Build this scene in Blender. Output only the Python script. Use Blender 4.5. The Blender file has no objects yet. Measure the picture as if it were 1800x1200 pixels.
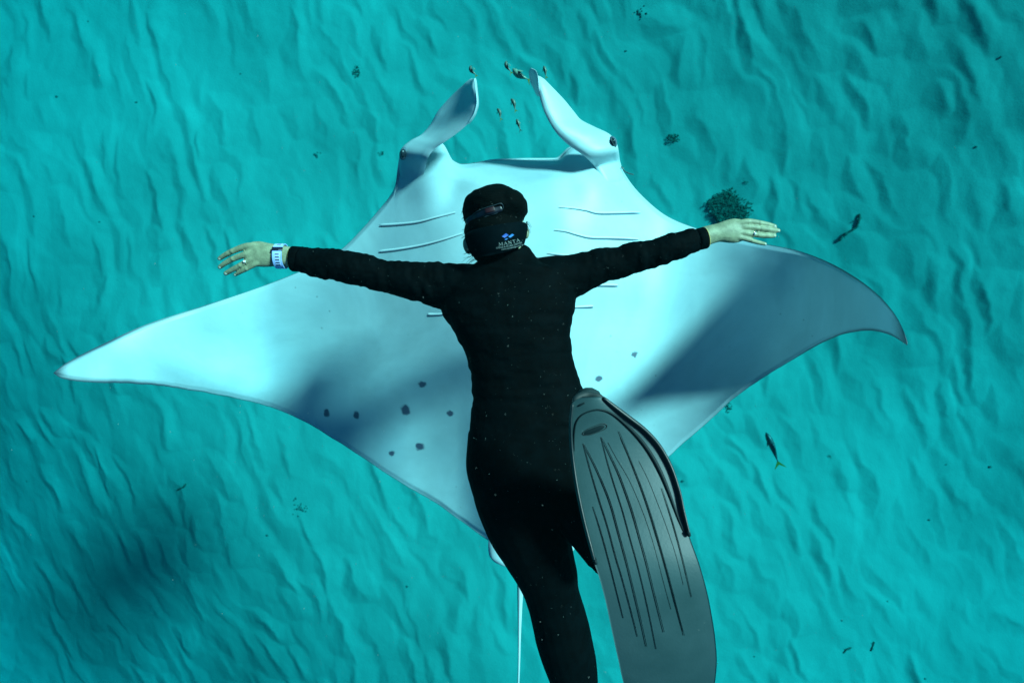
import bpy, bmesh, math, random
import numpy as np
from mathutils import Vector, Matrix, noise as mnoise

random.seed(7)
RNG = np.random.default_rng(11)
C = bpy.context.scene.collection
SC = bpy.context.scene

# ------------------------------------------------------------------ camera
CAM_Z = 8.0            # camera height above the mean seabed
FPX = 900.0            # focal length in photograph pixels (1800 wide)
cam_d = bpy.data.cameras.new('camera')
cam_d.sensor_width = 36.0
cam_d.lens = 18.0
cam_d.clip_start = 0.02
cam_d.clip_end = 400
cam = bpy.data.objects.new('camera', cam_d)
cam.location = (0, 0, CAM_Z)
C.objects.link(cam)
SC.camera = cam
cam_d.dof.use_dof = True
cam_d.dof.focus_distance = 1.45
cam_d.dof.aperture_fstop = 4.0

# ------------------------------------------------------------------ light
TO_SUN = Vector((0.64, 0.40, 0.66)).normalized()
elev = math.asin(TO_SUN.z)
azim = math.atan2(TO_SUN.x, TO_SUN.y)
world = bpy.data.worlds.new('World')
SC.world = world
world.use_nodes = True
wn = world.node_tree.nodes
wl = world.node_tree.links
wn.clear()
w_out = wn.new('ShaderNodeOutputWorld')
w_bg = wn.new('ShaderNodeBackground')
w_sky = wn.new('ShaderNodeTexSky')
w_sky.sky_type = 'NISHITA'
w_sky.sun_disc = False
w_sky.sun_elevation = elev
w_sky.sun_rotation = azim
w_sky.air_density = 0.5
w_sky.dust_density = 0.2
w_sky.altitude = 0
w_bg.inputs['Strength'].default_value = 0.05
wl.new(w_sky.outputs[0], w_bg.inputs['Color'])
wl.new(w_bg.outputs[0], w_out.inputs['Surface'])

sun_d = bpy.data.lights.new('sun', 'SUN')
sun_d.energy = 5.0
sun_d.angle = math.radians(9.5)
sun_d.color = (1.0, 0.86, 0.79)
sun = bpy.data.objects.new('sun', sun_d)
sun.rotation_euler = (-TO_SUN).to_track_quat('-Z', 'Y').to_euler()
sun.location = TO_SUN * 30
C.objects.link(sun)

SC.view_settings.view_transform = 'Standard'
SC.view_settings.look = 'None'
SC.view_settings.gamma = 1.0
SC.view_settings.exposure = 1.2
SC.view_settings.use_curve_mapping = False
SC.cycles.use_denoising = True
SC.cycles.volume_bounces = 1
SC.cycles.max_bounces = 6
SC.cycles.caustics_reflective = False
SC.cycles.caustics_refractive = False


# ------------------------------------------------------------------ helpers
def at(px, py, d):
    return Vector(((px - 900.0) * d / FPX, (600.0 - py) * d / FPX, CAM_Z - d))


def at_np(px, py, d):
    return np.stack([(px - 900.0) * d / FPX, (600.0 - py) * d / FPX, CAM_Z - d], -1)


def interp(x, pts):
    xs = [p[0] for p in pts]
    ys = [p[1] for p in pts]
    return np.interp(x, xs, ys)


def cubic(x, pts):
    """monotone-ish Hermite through the points (finite difference tangents)"""
    xs = np.array([p[0] for p in pts], float)
    ys = np.array([p[1] for p in pts], float)
    h = np.diff(xs)
    dl = np.diff(ys) / h
    m = np.zeros(len(xs))
    m[0] = dl[0]
    m[-1] = dl[-1]
    for i in range(1, len(xs) - 1):
        if dl[i - 1] * dl[i] > 0:
            w1 = 2 * h[i] + h[i - 1]
            w2 = h[i] + 2 * h[i - 1]
            m[i] = (w1 + w2) / (w1 / dl[i - 1] + w2 / dl[i])
    x = np.asarray(x, float)
    k = np.clip(np.searchsorted(xs, x) - 1, 0, len(h) - 1)
    t = np.clip((x - xs[k]) / h[k], 0, 1)
    t2, t3 = t * t, t * t * t
    return ((2 * t3 - 3 * t2 + 1) * ys[k] + (t3 - 2 * t2 + t) * h[k] * m[k]
            + (-2 * t3 + 3 * t2) * ys[k + 1] + (t3 - t2) * h[k] * m[k + 1])


_TAB = RNG.random((256, 256))


def vnoise(x, y):
    xi = np.floor(x).astype(int)
    yi = np.floor(y).astype(int)
    fx = x - xi
    fy = y - yi
    fx = fx * fx * fx * (fx * (fx * 6 - 15) + 10)
    fy = fy * fy * fy * (fy * (fy * 6 - 15) + 10)
    a = _TAB[xi % 256, yi % 256]
    b = _TAB[(xi + 1) % 256, yi % 256]
    c = _TAB[xi % 256, (yi + 1) % 256]
    d = _TAB[(xi + 1) % 256, (yi + 1) % 256]
    return (a * (1 - fx) + b * fx) * (1 - fy) + (c * (1 - fx) + d * fx) * fy


def fbm(x, y, o=3):
    s = 0
    a = 0.5
    for i in range(o):
        s = s + a * vnoise(x + 17.3 * i, y + 31.7 * i)
        x = x * 2.03
        y = y * 2.03
        a *= 0.5
    return s / (1 - 0.5 ** o)


def smooth01(t):
    t = np.clip(t, 0, 1)
    return t * t * (3 - 2 * t)


def mesh_np(name, verts, quads):
    verts = np.asarray(verts, np.float32).reshape(-1, 3)
    quads = np.asarray(quads, np.int32).reshape(-1, 4)
    me = bpy.data.meshes.new(name)
    me.vertices.add(len(verts))
    me.vertices.foreach_set('co', verts.ravel())
    me.loops.add(quads.size)
    me.loops.foreach_set('vertex_index', quads.ravel())
    me.polygons.add(len(quads))
    me.polygons.foreach_set('loop_start', np.arange(0, quads.size, 4, dtype=np.int32))
    me.polygons.foreach_set('loop_total', np.full(len(quads), 4, np.int32))
    me.update(calc_edges=True)
    me.validate()
    me.polygons.foreach_set('use_smooth', np.ones(len(me.polygons), bool))
    return me


def grid_quads(nr, nc, flip=False, base=0):
    i = np.arange(nr - 1)[:, None] * nc + np.arange(nc - 1)[None, :] + base
    q = np.stack([i, i + 1, i + nc + 1, i + nc], -1).reshape(-1, 4)
    return q[:, ::-1] if flip else q


def link(name, me, mat=None, parent=None):
    o = bpy.data.objects.new(name, me)
    C.objects.link(o)
    if mat is not None:
        me.materials.append(mat)
    if parent is not None:
        o.parent = parent
    return o


def tag(o, label=None, cat=None, group=None, kind=None):
    if label:
        o['label'] = label
    if cat:
        o['category'] = cat
    if group:
        o['group'] = group
    if kind:
        o['kind'] = kind
    return o


def bm_obj(name, bm, mat, parent=None, smooth=True):
    me = bpy.data.meshes.new(name)
    bmesh.ops.recalc_face_normals(bm, faces=bm.faces)
    bm.to_mesh(me)
    bm.free()
    if smooth:
        me.polygons.foreach_set('use_smooth', np.ones(len(me.polygons), bool))
    return link(name, me, mat, parent)


def empty(name, loc=(0, 0, 0)):
    o = bpy.data.objects.new(name, None)
    o.empty_display_size = 0.1
    C.objects.link(o)
    o.location = loc
    return o


def parent_keep(child, par):
    """parent while keeping the world coordinates baked in the mesh"""
    child.parent = par
    child.matrix_parent_inverse = Matrix.Translation(-par.location)


def tube(bm, pts, rads, n=12, up=Vector((0, 0, 1)), cap=True, round_end=True):
    """tube through pts; rads = r or (r across, r along the view axis)"""
    pts = [Vector(p) for p in pts]
    rads = [r if isinstance(r, (tuple, list)) else (r, r) for r in rads]
    if cap and round_end:
        # add rounded ends
        def ext(p, q, r):
            d = (p - q).normalized()
            rr = min(r)
            return [(p + d * rr * 0.5, tuple(x * 0.86 for x in r)), (p + d * rr * 0.85, tuple(x * 0.52 for x in r)),
                    (p + d * rr, tuple(x * 0.12 for x in r))]
        a = ext(pts[0], pts[1], rads[0])[::-1]
        b = ext(pts[-1], pts[-2], rads[-1])
        pts = [x[0] for x in a] + pts + [x[0] for x in b]
        rads = [x[1] for x in a] + rads + [x[1] for x in b]
    rings = []
    for i, p in enumerate(pts):
        if i == 0:
            t = pts[1] - pts[0]
        elif i == len(pts) - 1:
            t = pts[-1] - pts[-2]
        else:
            t = (pts[i + 1] - pts[i]).normalized() + (pts[i] - pts[i - 1]).normalized()
        t.normalize()
        side = t.cross(up)
        if side.length < 1e-4:
            side = t.cross(Vector((0, 1, 0)))
        side.normalize()
        u = side.cross(t).normalized()
        ring = []
        for k in range(n):
            a = 2 * math.pi * k / n
            ring.append(bm.verts.new(p + side * (math.cos(a) * rads[i][0]) + u * (math.sin(a) * rads[i][1])))
        rings.append(ring)
    for a, b in zip(rings[:-1], rings[1:]):
        for k in range(n):
            bm.faces.new((a[k], a[(k + 1) % n], b[(k + 1) % n], b[k]))
    if cap:
        bm.faces.new(rings[0][::-1])
        bm.faces.new(rings[-1])
    return rings


def dense(pts, n=4):
    """Catmull-Rom refine a list of tuples"""
    P = [np.array(p, float) for p in pts]
    P = [2 * P[0] - P[1]] + P + [2 * P[-1] - P[-2]]
    out = []
    for i in range(1, len(P) - 2):
        for k in range(n):
            t = k / n
            out.append(0.5 * ((2 * P[i]) + (-P[i - 1] + P[i + 1]) * t + (2 * P[i - 1] - 5 * P[i] + 4 * P[i + 1] - P[i + 2]) * t * t
                              + (-P[i - 1] + 3 * P[i] - 3 * P[i + 1] + P[i + 2]) * t ** 3))
    out.append(P[-2])
    return out


# limb given in picture measures: (px, py, half width px, depth, thickness ratio)
def limb(bm, rows, n=20, refine=4, grow=0.0, round_end=True):
    R = dense(rows, refine)
    pts = [at(r[0], r[1], r[3]) for r in R]
    rads = [(r[2] * r[3] / FPX + grow, r[2] * r[3] / FPX * r[4] + grow) for r in R]
    tube(bm, pts, rads, n=n, round_end=round_end)


def remesh(bm, voxel, smooth_it=6, factor=0.5):
    me = bpy.data.meshes.new('tmp')
    bmesh.ops.recalc_face_normals(bm, faces=bm.faces)
    bm.to_mesh(me)
    bm.free()
    o = bpy.data.objects.new('tmp', me)
    C.objects.link(o)
    m = o.modifiers.new('r', 'REMESH')
    m.mode = 'VOXEL'
    m.voxel_size = voxel
    m.use_smooth_shade = True
    if smooth_it:
        s = o.modifiers.new('s', 'SMOOTH')
        s.factor = factor
        s.iterations = smooth_it
    dg = bpy.context.evaluated_depsgraph_get()
    ev = o.evaluated_get(dg)
    out = bpy.data.meshes.new_from_object(ev)
    bpy.data.objects.remove(o)
    bpy.data.meshes.remove(me)
    out.polygons.foreach_set('use_smooth', np.ones(len(out.polygons), bool))
    return out


def displace(me, fn):
    n = len(me.vertices)
    co = np.empty(n * 3, np.float32)
    no = np.empty(n * 3, np.float32)
    me.vertices.foreach_get('co', co)
    me.vertices.foreach_get('normal', no)
    co = co.reshape(-1, 3)
    no = no.reshape(-1, 3)
    d = fn(co, no)
    co = co + no * d[:, None]
    me.vertices.foreach_set('co', co.astype(np.float32).ravel())
    me.update()


# ------------------------------------------------------------------ materials
def material(name, color, rough=0.6, spec=0.5, metallic=0.0):
    m = bpy.data.materials.new(name)
    m.use_nodes = True
    b = m.node_tree.nodes['Principled BSDF']
    b.inputs['Base Color'].default_value = (*color, 1)
    b.inputs['Roughness'].default_value = rough
    b.inputs['Specular IOR Level'].default_value = spec
    b.inputs['Metallic'].default_value = metallic
    return m


def N(m, t, **kw):
    n = m.node_tree.nodes.new(t)
    for k, v in kw.items():
        setattr(n, k, v)
    return n


def L(m, a, b):
    m.node_tree.links.new(a, b)


def noise_color(m, c1, c2, scale=10, detail=4, lo=0.35, hi=0.65, coord='Object', stretch=None):
    """mix two colours by noise into the base colour"""
    b = m.node_tree.nodes['Principled BSDF']
    tc = N(m, 'ShaderNodeTexCoord')
    nz = N(m, 'ShaderNodeTexNoise')
    nz.inputs['Scale'].default_value = scale
    nz.inputs['Detail'].default_value = detail
    if stretch:
        mp = N(m, 'ShaderNodeMapping')
        mp.inputs['Scale'].default_value = stretch
        L(m, tc.outputs[coord], mp.inputs[0])
        L(m, mp.outputs[0], nz.inputs['Vector'])
    else:
        L(m, tc.outputs[coord], nz.inputs['Vector'])
    cr = N(m, 'ShaderNodeValToRGB')
    cr.color_ramp.elements[0].position = lo
    cr.color_ramp.elements[1].position = hi
    cr.color_ramp.elements[0].color = (*c1, 1)
    cr.color_ramp.elements[1].color = (*c2, 1)
    L(m, nz.outputs['Fac'], cr.inputs[0])
    L(m, cr.outputs[0], b.inputs['Base Color'])
    return cr, tc


def bump(m, scale, strength, dist=0.002, detail=3, stretch=None, coord='Object'):
    b = m.node_tree.nodes['Principled BSDF']
    tc = N(m, 'ShaderNodeTexCoord')
    nz = N(m, 'ShaderNodeTexNoise')
    nz.inputs['Scale'].default_value = scale
    nz.inputs['Detail'].default_value = detail
    src = tc.outputs[coord]
    if stretch:
        mp = N(m, 'ShaderNodeMapping')
        mp.inputs['Scale'].default_value = stretch
        L(m, src, mp.inputs[0])
        src = mp.outputs[0]
    L(m, src, nz.inputs['Vector'])
    bp = N(m, 'ShaderNodeBump')
    bp.inputs['Strength'].default_value = strength
    bp.inputs['Distance'].default_value = dist
    L(m, nz.outputs['Fac'], bp.inputs['Height'])
    L(m, bp.outputs[0], b.inputs['Normal'])
    return bp


# ------------------------------------------------------------------ seabed
sand_m = material('sand', (0.55, 0.52, 0.42), 0.95, 0.1)
noise_color(sand_m, (0.37, 0.37, 0.295), (0.53, 0.53, 0.42), scale=0.45, detail=6, lo=0.3, hi=0.7)
bump(sand_m, 30, 0.35, 0.008, 6)


def ripple_profile(ph, rise=0.66):
    f = ph - np.floor(ph)
    g = (f - rise) / (1 - rise)
    up = (f / rise) ** 1.15
    dn = np.clip(1 - g, 0, 1) ** 1.05
    return np.where(f < rise, up, dn)


def seabed_height(X, Y):
    # ripple crests run from upper left to lower right, leaning more on the right side
    lean = 0.38 + 0.012 * X
    wx = 1.3 * (fbm(X * 0.45 + 3, Y * 0.30 + 9, 2) - 0.5)
    wx = wx + 0.95 * (fbm(X * 1.1 + 40, Y * 0.80 + 7, 2) - 0.5) + 0.22 * (fbm(X * 3.6 + 4, Y * 2.6 + 70, 2) - 0.5)
    u = X + lean * Y + wx
    # short crescent ripples on a staggered, jittered lattice: a plane face climbs to a
    # curved crest and drops on the far side
    U = X + lean * Y + 0.55 * wx
    V = Y - 0.30 * X + 0.5 * (fbm(X * 0.5 + 31, Y * 0.5 + 17, 2) - 0.5)
    wig = 0.10 * (fbm(X * 2.6 + 9, Y * 2.2 + 41, 2) - 0.5) + 0.035 * (fbm(X * 9 + 9, Y * 9 + 41, 2) - 0.5)
    U = U + wig * 1.6
    DU, DV = 0.40, 0.74
    h = np.zeros_like(X)
    iu = np.floor(U / DU).astype(int)
    for du in (-1, 0, 1):
        cu = iu + du
        off = 0.37 * DV * cu
        iv = np.floor((V - off) / DV).astype(int)
        for dv in (-1, 0, 1):
            cv = iv + dv
            a_, b_ = (cu * 7 + 3) % 256, (cv * 13 + 5) % 256
            r1 = _TAB[a_, b_]
            r2 = _TAB[b_, a_]
            r3 = _TAB[(a_ + 91) % 256, b_]
            r4 = _TAB[a_, (b_ + 133) % 256]
            r5 = _TAB[(b_ + 47) % 256, (a_ + 61) % 256]
            uc = (cu + 0.5 + 0.75 * (r1 - 0.5)) * DU
            vc = off + (cv + 0.5 + 0.7 * (r2 - 0.5)) * DV
            v = V - vc
            u = U - uc - 0.22 * (r3 - 0.5) * v + (0.35 + 0.3 * r4) * v * v * 0.5
            Lh = 0.34 + 0.40 * r4
            A = (0.012 + 0.046 * r5 ** 1.2) * np.clip(1 - (np.abs(v) / Lh) ** 2.2, 0, 1)
            w1 = 0.27 + 0.18 * r1
            w2 = 0.34 + 0.26 * r3
            k = np.where(u < 0, np.clip(1 + u / w1, 0, 1) ** 1.7, np.clip(1 - u / w2, 0, 1))
            h = np.maximum(h, A * k)
    h = h + 0.012 * ripple_profile((X + (lean + .05) * Y + wx) / 0.6, 0.5)
    h = h + 0.030 * (fbm(X * 1.9 + 7, Y * 1.3 + 3, 3) - 0.5) + 0.004 * (fbm(X * 8 + 7, Y * 6 + 3, 3) - 0.5)
    # gentle large swells of the bottom
    h = h + 0.30 * (fbm(X * 0.13 + 20, Y * 0.13 + 5, 2) - 0.5)
    # the bottom climbs to the upper right and falls away to the lower left
    q = X * 0.70 + Y * 0.70
    h = h + 2.1 * smooth01((q - 2.6) / 9.0) - 2.3 * smooth01((-q - 3.4) / 9.0)
    return h


def axis(lim, step, far):
    core = np.arange(-lim, lim + 1e-6, step)
    out = []
    s = step
    x = lim
    while x < far:
        s *= 1.22
        x += s
        out.append(x)
    out = np.array(out)
    return np.concatenate([-out[::-1], core, out])


gx = axis(10.6, 0.0235, 70)
gy = axis(7.6, 0.0235, 70)
GX, GY = np.meshgrid(gx, gy)
GZ = seabed_height(GX, GY)
sb = mesh_np('seabed', np.stack([GX, GY, GZ], -1), grid_quads(len(gy), len(gx)))
seabed = link('seabed', sb, sand_m)
tag(seabed, kind='structure')


def ground_z(x, y):
    return float(seabed_height(np.array([[x]]), np.array([[y]]))[0, 0])


def on_ground(px, py):
    d = CAM_Z
    for _ in range(5):
        p = at(px, py, d)
        d = CAM_Z - ground_z(p.x, p.y)
    return at(px, py, d)


# ------------------------------------------------------------------ manta ray
TOP = [(94, 655), (110, 642), (130, 630), (180, 605), (250, 573), (350, 540), (450, 507), (520, 480), (560, 462), (600, 438),
       (635, 404), (665, 370), (685, 345), (694, 328), (697, 312), (700, 285), (706, 262), (722, 248), (745, 241), (765, 243), (780, 254),
       (797, 282), (812, 288), (850, 284), (900, 281), (950, 281), (980, 280), (1000, 262), (1018, 248), (1045, 236), (1062, 236),
       (1076, 241), (1084, 256), (1089, 285), (1100, 308), (1130, 345), (1175, 381), (1215, 398), (1260, 411), (1340, 428),
       (1400, 440), (1450, 458), (1500, 485), (1540, 515), (1570, 548), (1588, 580), (1595, 600)]
BOT = [(94, 656), (110, 665), (150, 671), (250, 675), (330, 685), (400, 697), (470, 714), (530, 738), (590, 773), (650, 812),
       (700, 845), (760, 880), (810, 915), (855, 947), (890, 968), (930, 976), (965, 968), (1000, 940), (1050, 897), (1100, 858),
       (1165, 811), (1200, 780), (1240, 745), (1290, 700), (1340, 665), (1400, 628), (1450, 600), (1490, 585), (1530, 581),
       (1560, 587), (1585, 600), (1595, 607)]


def belly_depth(px, py):
    """depth below the camera of the belly side without its thickness"""
    l = np.clip((620 - px) / 526, 0, 2)
    start = 1110 + (600 - py) * 0.22
    r = np.clip((px - start) / 520, 0, 2)
    rise = cubic(l, [(-1, 0), (0, 0), (.25, .03), (.5, .16), (.75, .36), (.9, .44), (1.05, .47), (3, .5)])
    d = 2.25 - rise - 1.12 * r ** 1.75
    d = d + 0.030 * np.exp(-((px - 500) / 110.0) ** 2)
    q2 = ((915 - px) * 0.5 + (py - 590) * 0.85) / 330.0
    d = d + 0.15 * smooth01(q2) * smooth01((960 - px) / 160.0)
    return d


def build_manta():
    e = np.linspace(0, 1, 470)
    xs = 94 + (1595 - 94) * (e - 0.016 * np.sin(4 * np.pi * e) * 0)
    xs = np.concatenate([94 + np.array([0, .8, 2.5, 5]), xs[3:-3], 1595 - np.array([5, 2.5, .8, 0])])
    nt = 110
    th = np.linspace(0, np.pi, nt)
    t = (1 - np.cos(th)) / 2
    top = cubic(xs, TOP)
    bot = cubic(xs, BOT)
    bot = np.maximum(bot, top + 0.5)
    # slightly wavy trailing edge of the wings
    wob = 2.4 * (fbm(xs * 0.045, xs * 0 + 5, 4) - 0.5)
    bot = bot + wob * ((xs < 850) | (xs > 1010)) * smooth01((xs - 130) / 80) * smooth01((1560 - xs) / 60)
    PX = np.repeat(xs[None, :], nt, 0)
    PY = top[None] + (bot - top)[None] * t[:, None]
    base = belly_depth(PX, PY)
    a = np.abs(PX - 915)
    half = 0.5 * (0.020 + 0.075 * np.exp(-(a / 330.0) ** 2) + 0.34 * np.exp(-(a / 190.0) ** 2))
    chord = (bot - top)[None] * 2.2 / FPX
    T = t[:, None]
    ts_ = top.copy()
    bs_ = bot.copy()
    for _ in range(450):
        ts_[1:-1] = 0.25 * ts_[:-2] + 0.5 * ts_[1:-1] + 0.25 * ts_[2:]
        bs_[1:-1] = 0.25 * bs_[:-2] + 0.5 * bs_[1:-1] + 0.25 * bs_[2:]
    TS = np.clip((PY - ts_[None]) / np.maximum(bs_ - ts_, 1)[None], 0, 1)
    TS = 0.03 * T + 0.97 * TS
    chord_s = np.maximum(bs_ - ts_, 1)[None] * 2.2 / FPX
    prof = (TS ** 0.55) * ((1 - TS) ** 0.85) / 0.39
    edge = np.minimum(1, np.sqrt(np.clip(np.minimum(T, 1 - T) * chord / 0.02, 0, 1)))
    thick = half * prof * (0.25 + 0.75 * np.clip(chord_s / 0.9, 0, 1)) + 0.004 * edge
    # mouth lip: the front of the head between the cephalic fins stays thick
    head = np.exp(-((PX - 895) / 175.0) ** 4)
    lip = head * smooth01(1 - (PY - 281) / 260.0) * smooth01((PY - 240) / 40)
    thick = thick + 0.085 * lip * np.sqrt(np.clip(TS * chord / 0.10, 0, 1))
    # ventral relief: chest rise, gill plateaus, folds behind the cephalic fins
    rel = 0.0
    rel = rel + 0.020 * np.exp(-((PX - 1055) / 85.0) ** 4 - ((PY - 440) / 90.0) ** 4)
    rel = rel + 0.020 * np.exp(-((PX - 745) / 75.0) ** 4 - ((PY - 450) / 90.0) ** 4)
    rel = rel + 0.030 * np.exp(-((PX - 745) / 32.0) ** 2 - ((PY - 300) / 55.0) ** 2)
    rel = rel + 0.030 * np.exp(-((PX - 1060) / 36.0) ** 2 - ((PY - 300) / 60.0) ** 2)
    rel = rel - 0.016 * np.exp(-((PX - 800 - (PY - 330) * -.4) / 22.0) ** 2 - ((PY - 330) / 40.0) ** 2)
    rel = rel - 0.010 * np.exp(-((PX - 1000 - (PY - 330) * .4) / 22.0) ** 2 - ((PY - 320) / 40.0) ** 2)
    rel = rel - 0.010 * np.exp(-((PX - 905) / 26.0) ** 2) * smooth01((PY - 480) / 120) * smooth01((900 - PY) / 120)
    rel = rel * np.clip(edge, 0, 1) * smooth01(np.minimum(TS, 1 - TS) * 8)
    front = base - thick - rel
    back = base + thick * 1.1 + 0.002
    # soft undulation of the flexible skin
    und = (fbm(PX / 120.0, PY / 120.0, 2) - 0.5) * 0.03 * smooth01((a - 250) / 300)
    front = front + und
    back = back + und
    # both sides meet on the rim
    m = 0.5 * (front + back)
    hf = 0.5 * (back - front)

    def blur(A, ax, it):
        for _ in range(it):
            P = np.concatenate([A[:1], A, A[-1:]], 0) if ax == 0 else np.concatenate([A[:, :1], A, A[:, -1:]], 1)
            A = 0.25 * P[:-2] + 0.5 * P[1:-1] + 0.25 * P[2:] if ax == 0 else 0.25 * P[:, :-2] + 0.5 * P[:, 1:-1] + 0.25 * P[:, 2:]
        return A
    front = m - hf
    back = m + hf
    k = np.clip(edge, 0, 1)
    k[0] = 0
    k[-1] = 0
    f2 = m + (front - m) * k
    b2 = m + (back - m) * k
    for arr in (f2, b2):
        arr[:, 0] = m[:, 0]
        arr[:, -1] = m[:, -1]
    nc = len(xs)
    v1 = at_np(PX, PY, f2).reshape(-1, 3)
    v2 = at_np(PX, PY, b2).reshape(-1, 3)
    q1 = grid_quads(nt, nc, flip=True)
    q2 = grid_quads(nt, nc, base=nt * nc)
    rim = np.minimum(np.minimum(T, 1 - T) * chord, 1.0)
    sx = np.minimum(PX - 94, 1595 - PX) * 2.2 / FPX
    rim = np.minimum(rim, sx * 0.22)
    tipness = np.maximum(smooth01((450 - PX) / 250), smooth01((PX - 1380) / 120))
    rim = rim / (0.30 + 1.1 * tipness)
    lead = T * chord
    verts = [v1, v2]
    quads = [q1, q2]
    attr = [rim.ravel(), rim.ravel()]
    base_i = 2 * nt * nc

    def add_grid(P, rimv, thick_, flipf=False):
        """thin curled sheet (cephalic fin) with two sides and real thickness"""
        nonlocal base_i
        nr, ncc, _ = P.shape
        du = np.gradient(P, axis=0)
        dv = np.gradient(P, axis=1)
        nn = np.cross(du, dv)
        nn /= np.linalg.norm(nn, axis=2, keepdims=True) + 1e-9
        ev = np.sqrt(np.clip(np.minimum(np.linspace(0, 1, nr), 1 - np.linspace(0, 1, nr)) * 14, 0, 1))[:, None]
        eu = np.sqrt(np.clip(np.minimum(np.linspace(0, 1, ncc), 1 - np.linspace(0, 1, ncc)) * 7, 0, 1))[None]
        w = (ev * eu)[..., None] * thick_
        A = P + nn * w
        B = P - nn * w
        verts.append(A.reshape(-1, 3))
        verts.append(B.reshape(-1, 3))
        quads.append(grid_quads(nr, ncc, base=base_i))
        quads.append(grid_quads(nr, ncc, flip=True, base=base_i + nr * ncc))
        attr.append(rimv.ravel())
        attr.append(rimv.ravel())
        base_i += 2 * nr * ncc

    # cephalic fins: rows along the fin, (left px, left py, left depth, right px, right py, right depth)
    def fin_sheet(rows, bow, nr=70, ncc=30):
        R = np.array(rows, float)
        s = np.linspace(0, len(R) - 1, nr)
        col = [cubic(s, list(enumerate(R[:, k]))) for k in range(6)]
        u = np.linspace(0, 1, ncc)[None, :]
        g = [col[k][:, None] * (1 - u) + col[k + 3][:, None] * u for k in range(3)]
        bw = cubic(s, list(enumerate(bow)))[:, None] * 4 * u * (1 - u)
        return at_np(g[0], g[1], g[2] + bw)

    def surf(px, py):
        c = int(np.argmin(np.abs(xs - px)))
        r = int(np.argmin(np.abs(PY[:, c] - py)))
        return float(f2[r, c])

    def ab_(rows):
        """string depths are offsets from the belly surface"""
        out = []
        for r in rows:
            r = list(r)
            for k in (2, 5):
                if isinstance(r[k], str):
                    r[k] = surf(r[k - 2], r[k - 1]) + float(r[k])
            out.append(r)
        return out

    left = fin_sheet(ab_([(712, 348, '.10', 722, 352, '.10'), (706, 326, '.05', 730, 332, '.045'), (702, 295, '-.004', 746, 304, '-.012'), (704, 266, 2.19, 752, 278, 2.03),
                      (720, 249, 2.20, 764, 262, 2.01), (740, 238, 2.22, 780, 250, 1.98),
                      (755, 221, 2.23, 803, 234, 1.95), (768, 198, 2.23, 822, 218, 1.93), (783, 180, 2.22, 834, 198, 1.92),
                      (800, 163, 2.19, 838, 180, 1.93), (815, 150, 2.15, 836, 162, 1.95), (829, 138, 2.11, 833, 139, 2.02)]),
                     [0, -.01, -.015, 0, .004, .006, .008, .008, .006, .004, .002, 0])
    add_grid(left, np.full(left.shape[:2], 0.5), 0.009)
    # its thin curled-over outer margin, seen as the pale strip on the inner side
    lip_l = fin_sheet([(833, 139, 2.02, 836, 137, 2.06), (836, 160, 1.95, 838.5, 158, 2.03), (838, 178, 1.925, 840.5, 182, 2.04),
                       (834, 197, 1.915, 836, 200, 2.05), (822, 217, 1.925, 824, 219, 2.02)], [0, -.01, -.01, -.01, 0], 30, 10)
    add_grid(lip_l, np.full(lip_l.shape[:2], 0.5), 0.004)
    right = fin_sheet(ab_([(1078, 360, '.06', 1098, 340, '.06'), (1062, 322, '.02', 1097, 312, '.02'), (1046, 294, '-.008', 1090, 284, '-.006'), (1026, 274, 2.02, 1086, 258, 2.08),
                      (998, 254, 2.00, 1074, 238, 2.08),
                      (978, 234, 1.98, 1048, 225, 2.07), (964, 212, 1.97, 1022, 212, 2.06), (955, 192, 1.965, 1008, 196, 2.05),
                      (949, 172, 1.965, 992, 177, 2.04), (945, 156, 1.965, 975, 160, 2.02), (944, 145, 1.965, 960, 146, 1.99),
                      (943, 135, 1.965, 945.5, 133, 1.97)]),
                      [0, -.01, -.02, -.03, -.03, -.025, -.02, -.02, -.02, -.02, -.01, 0])
    # open the sheet to the light: outer side lies deeper than the inner one
    add_grid(right, np.full(right.shape[:2], 0.5), 0.009)
    # folded-over tip of the right cephalic fin, its shaded side to the camera
    tip = fin_sheet([(931, 124, 2.02, 933, 119.5, 2.0), (930.5, 134, 2.03, 942, 125, 1.95), (933, 146, 2.05, 945.5, 136, 1.93),
                     (939, 157, 2.06, 947, 152, 1.94), (946, 170, 2.07, 949, 169, 1.98)], [0, .01, .02, .02, 0], 34, 14)
    add_grid(tip, np.full(tip.shape[:2], 0.5), 0.005)
    # roof of the mouth's upper rim, seen behind the belly side
    roof = fin_sheet([(835, 286, 2.24, 835, 298, 2.24), (870, 280, 2.27, 870, 300, 2.25), (930, 278, 2.29, 930, 300, 2.27),
                      (975, 278, 2.29, 975, 300, 2.27), (1003, 258, 2.27, 1008, 300, 2.25), (1036, 277, 2.24, 1040, 300, 2.22)],
                     [0, 0, 0, 0, 0, 0], 30, 8)
    add_grid(roof, np.full(roof.shape[:2], 0.5), 0.012)
    # pelvic fins, claspers' lobes at the tail root
    for rows in ([(868, 925, 2.17, 900, 915, 2.17), (860, 940, 2.14, 905, 945, 2.14), (858, 960, 2.12, 908, 968, 2.13),
                  (860, 976, 2.12, 905, 994, 2.13), (870, 987, 2.13, 898, 1000, 2.14)],
                 [(975, 915, 2.16, 1000, 915, 2.17), (970, 940, 2.16, 1010, 938, 2.16), (972, 965, 2.16, 1012, 958, 2.16),
                  (985, 978, 2.16, 1005, 972, 2.17)]):
        g = fin_sheet(rows, [-.02] * len(rows), 24, 14)
        add_grid(g, np.full(g.shape[:2], 0.5), 0.006)
    me = mesh_np('body', np.concatenate(verts), np.concatenate(quads))
    return me, np.concatenate(attr)


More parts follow.
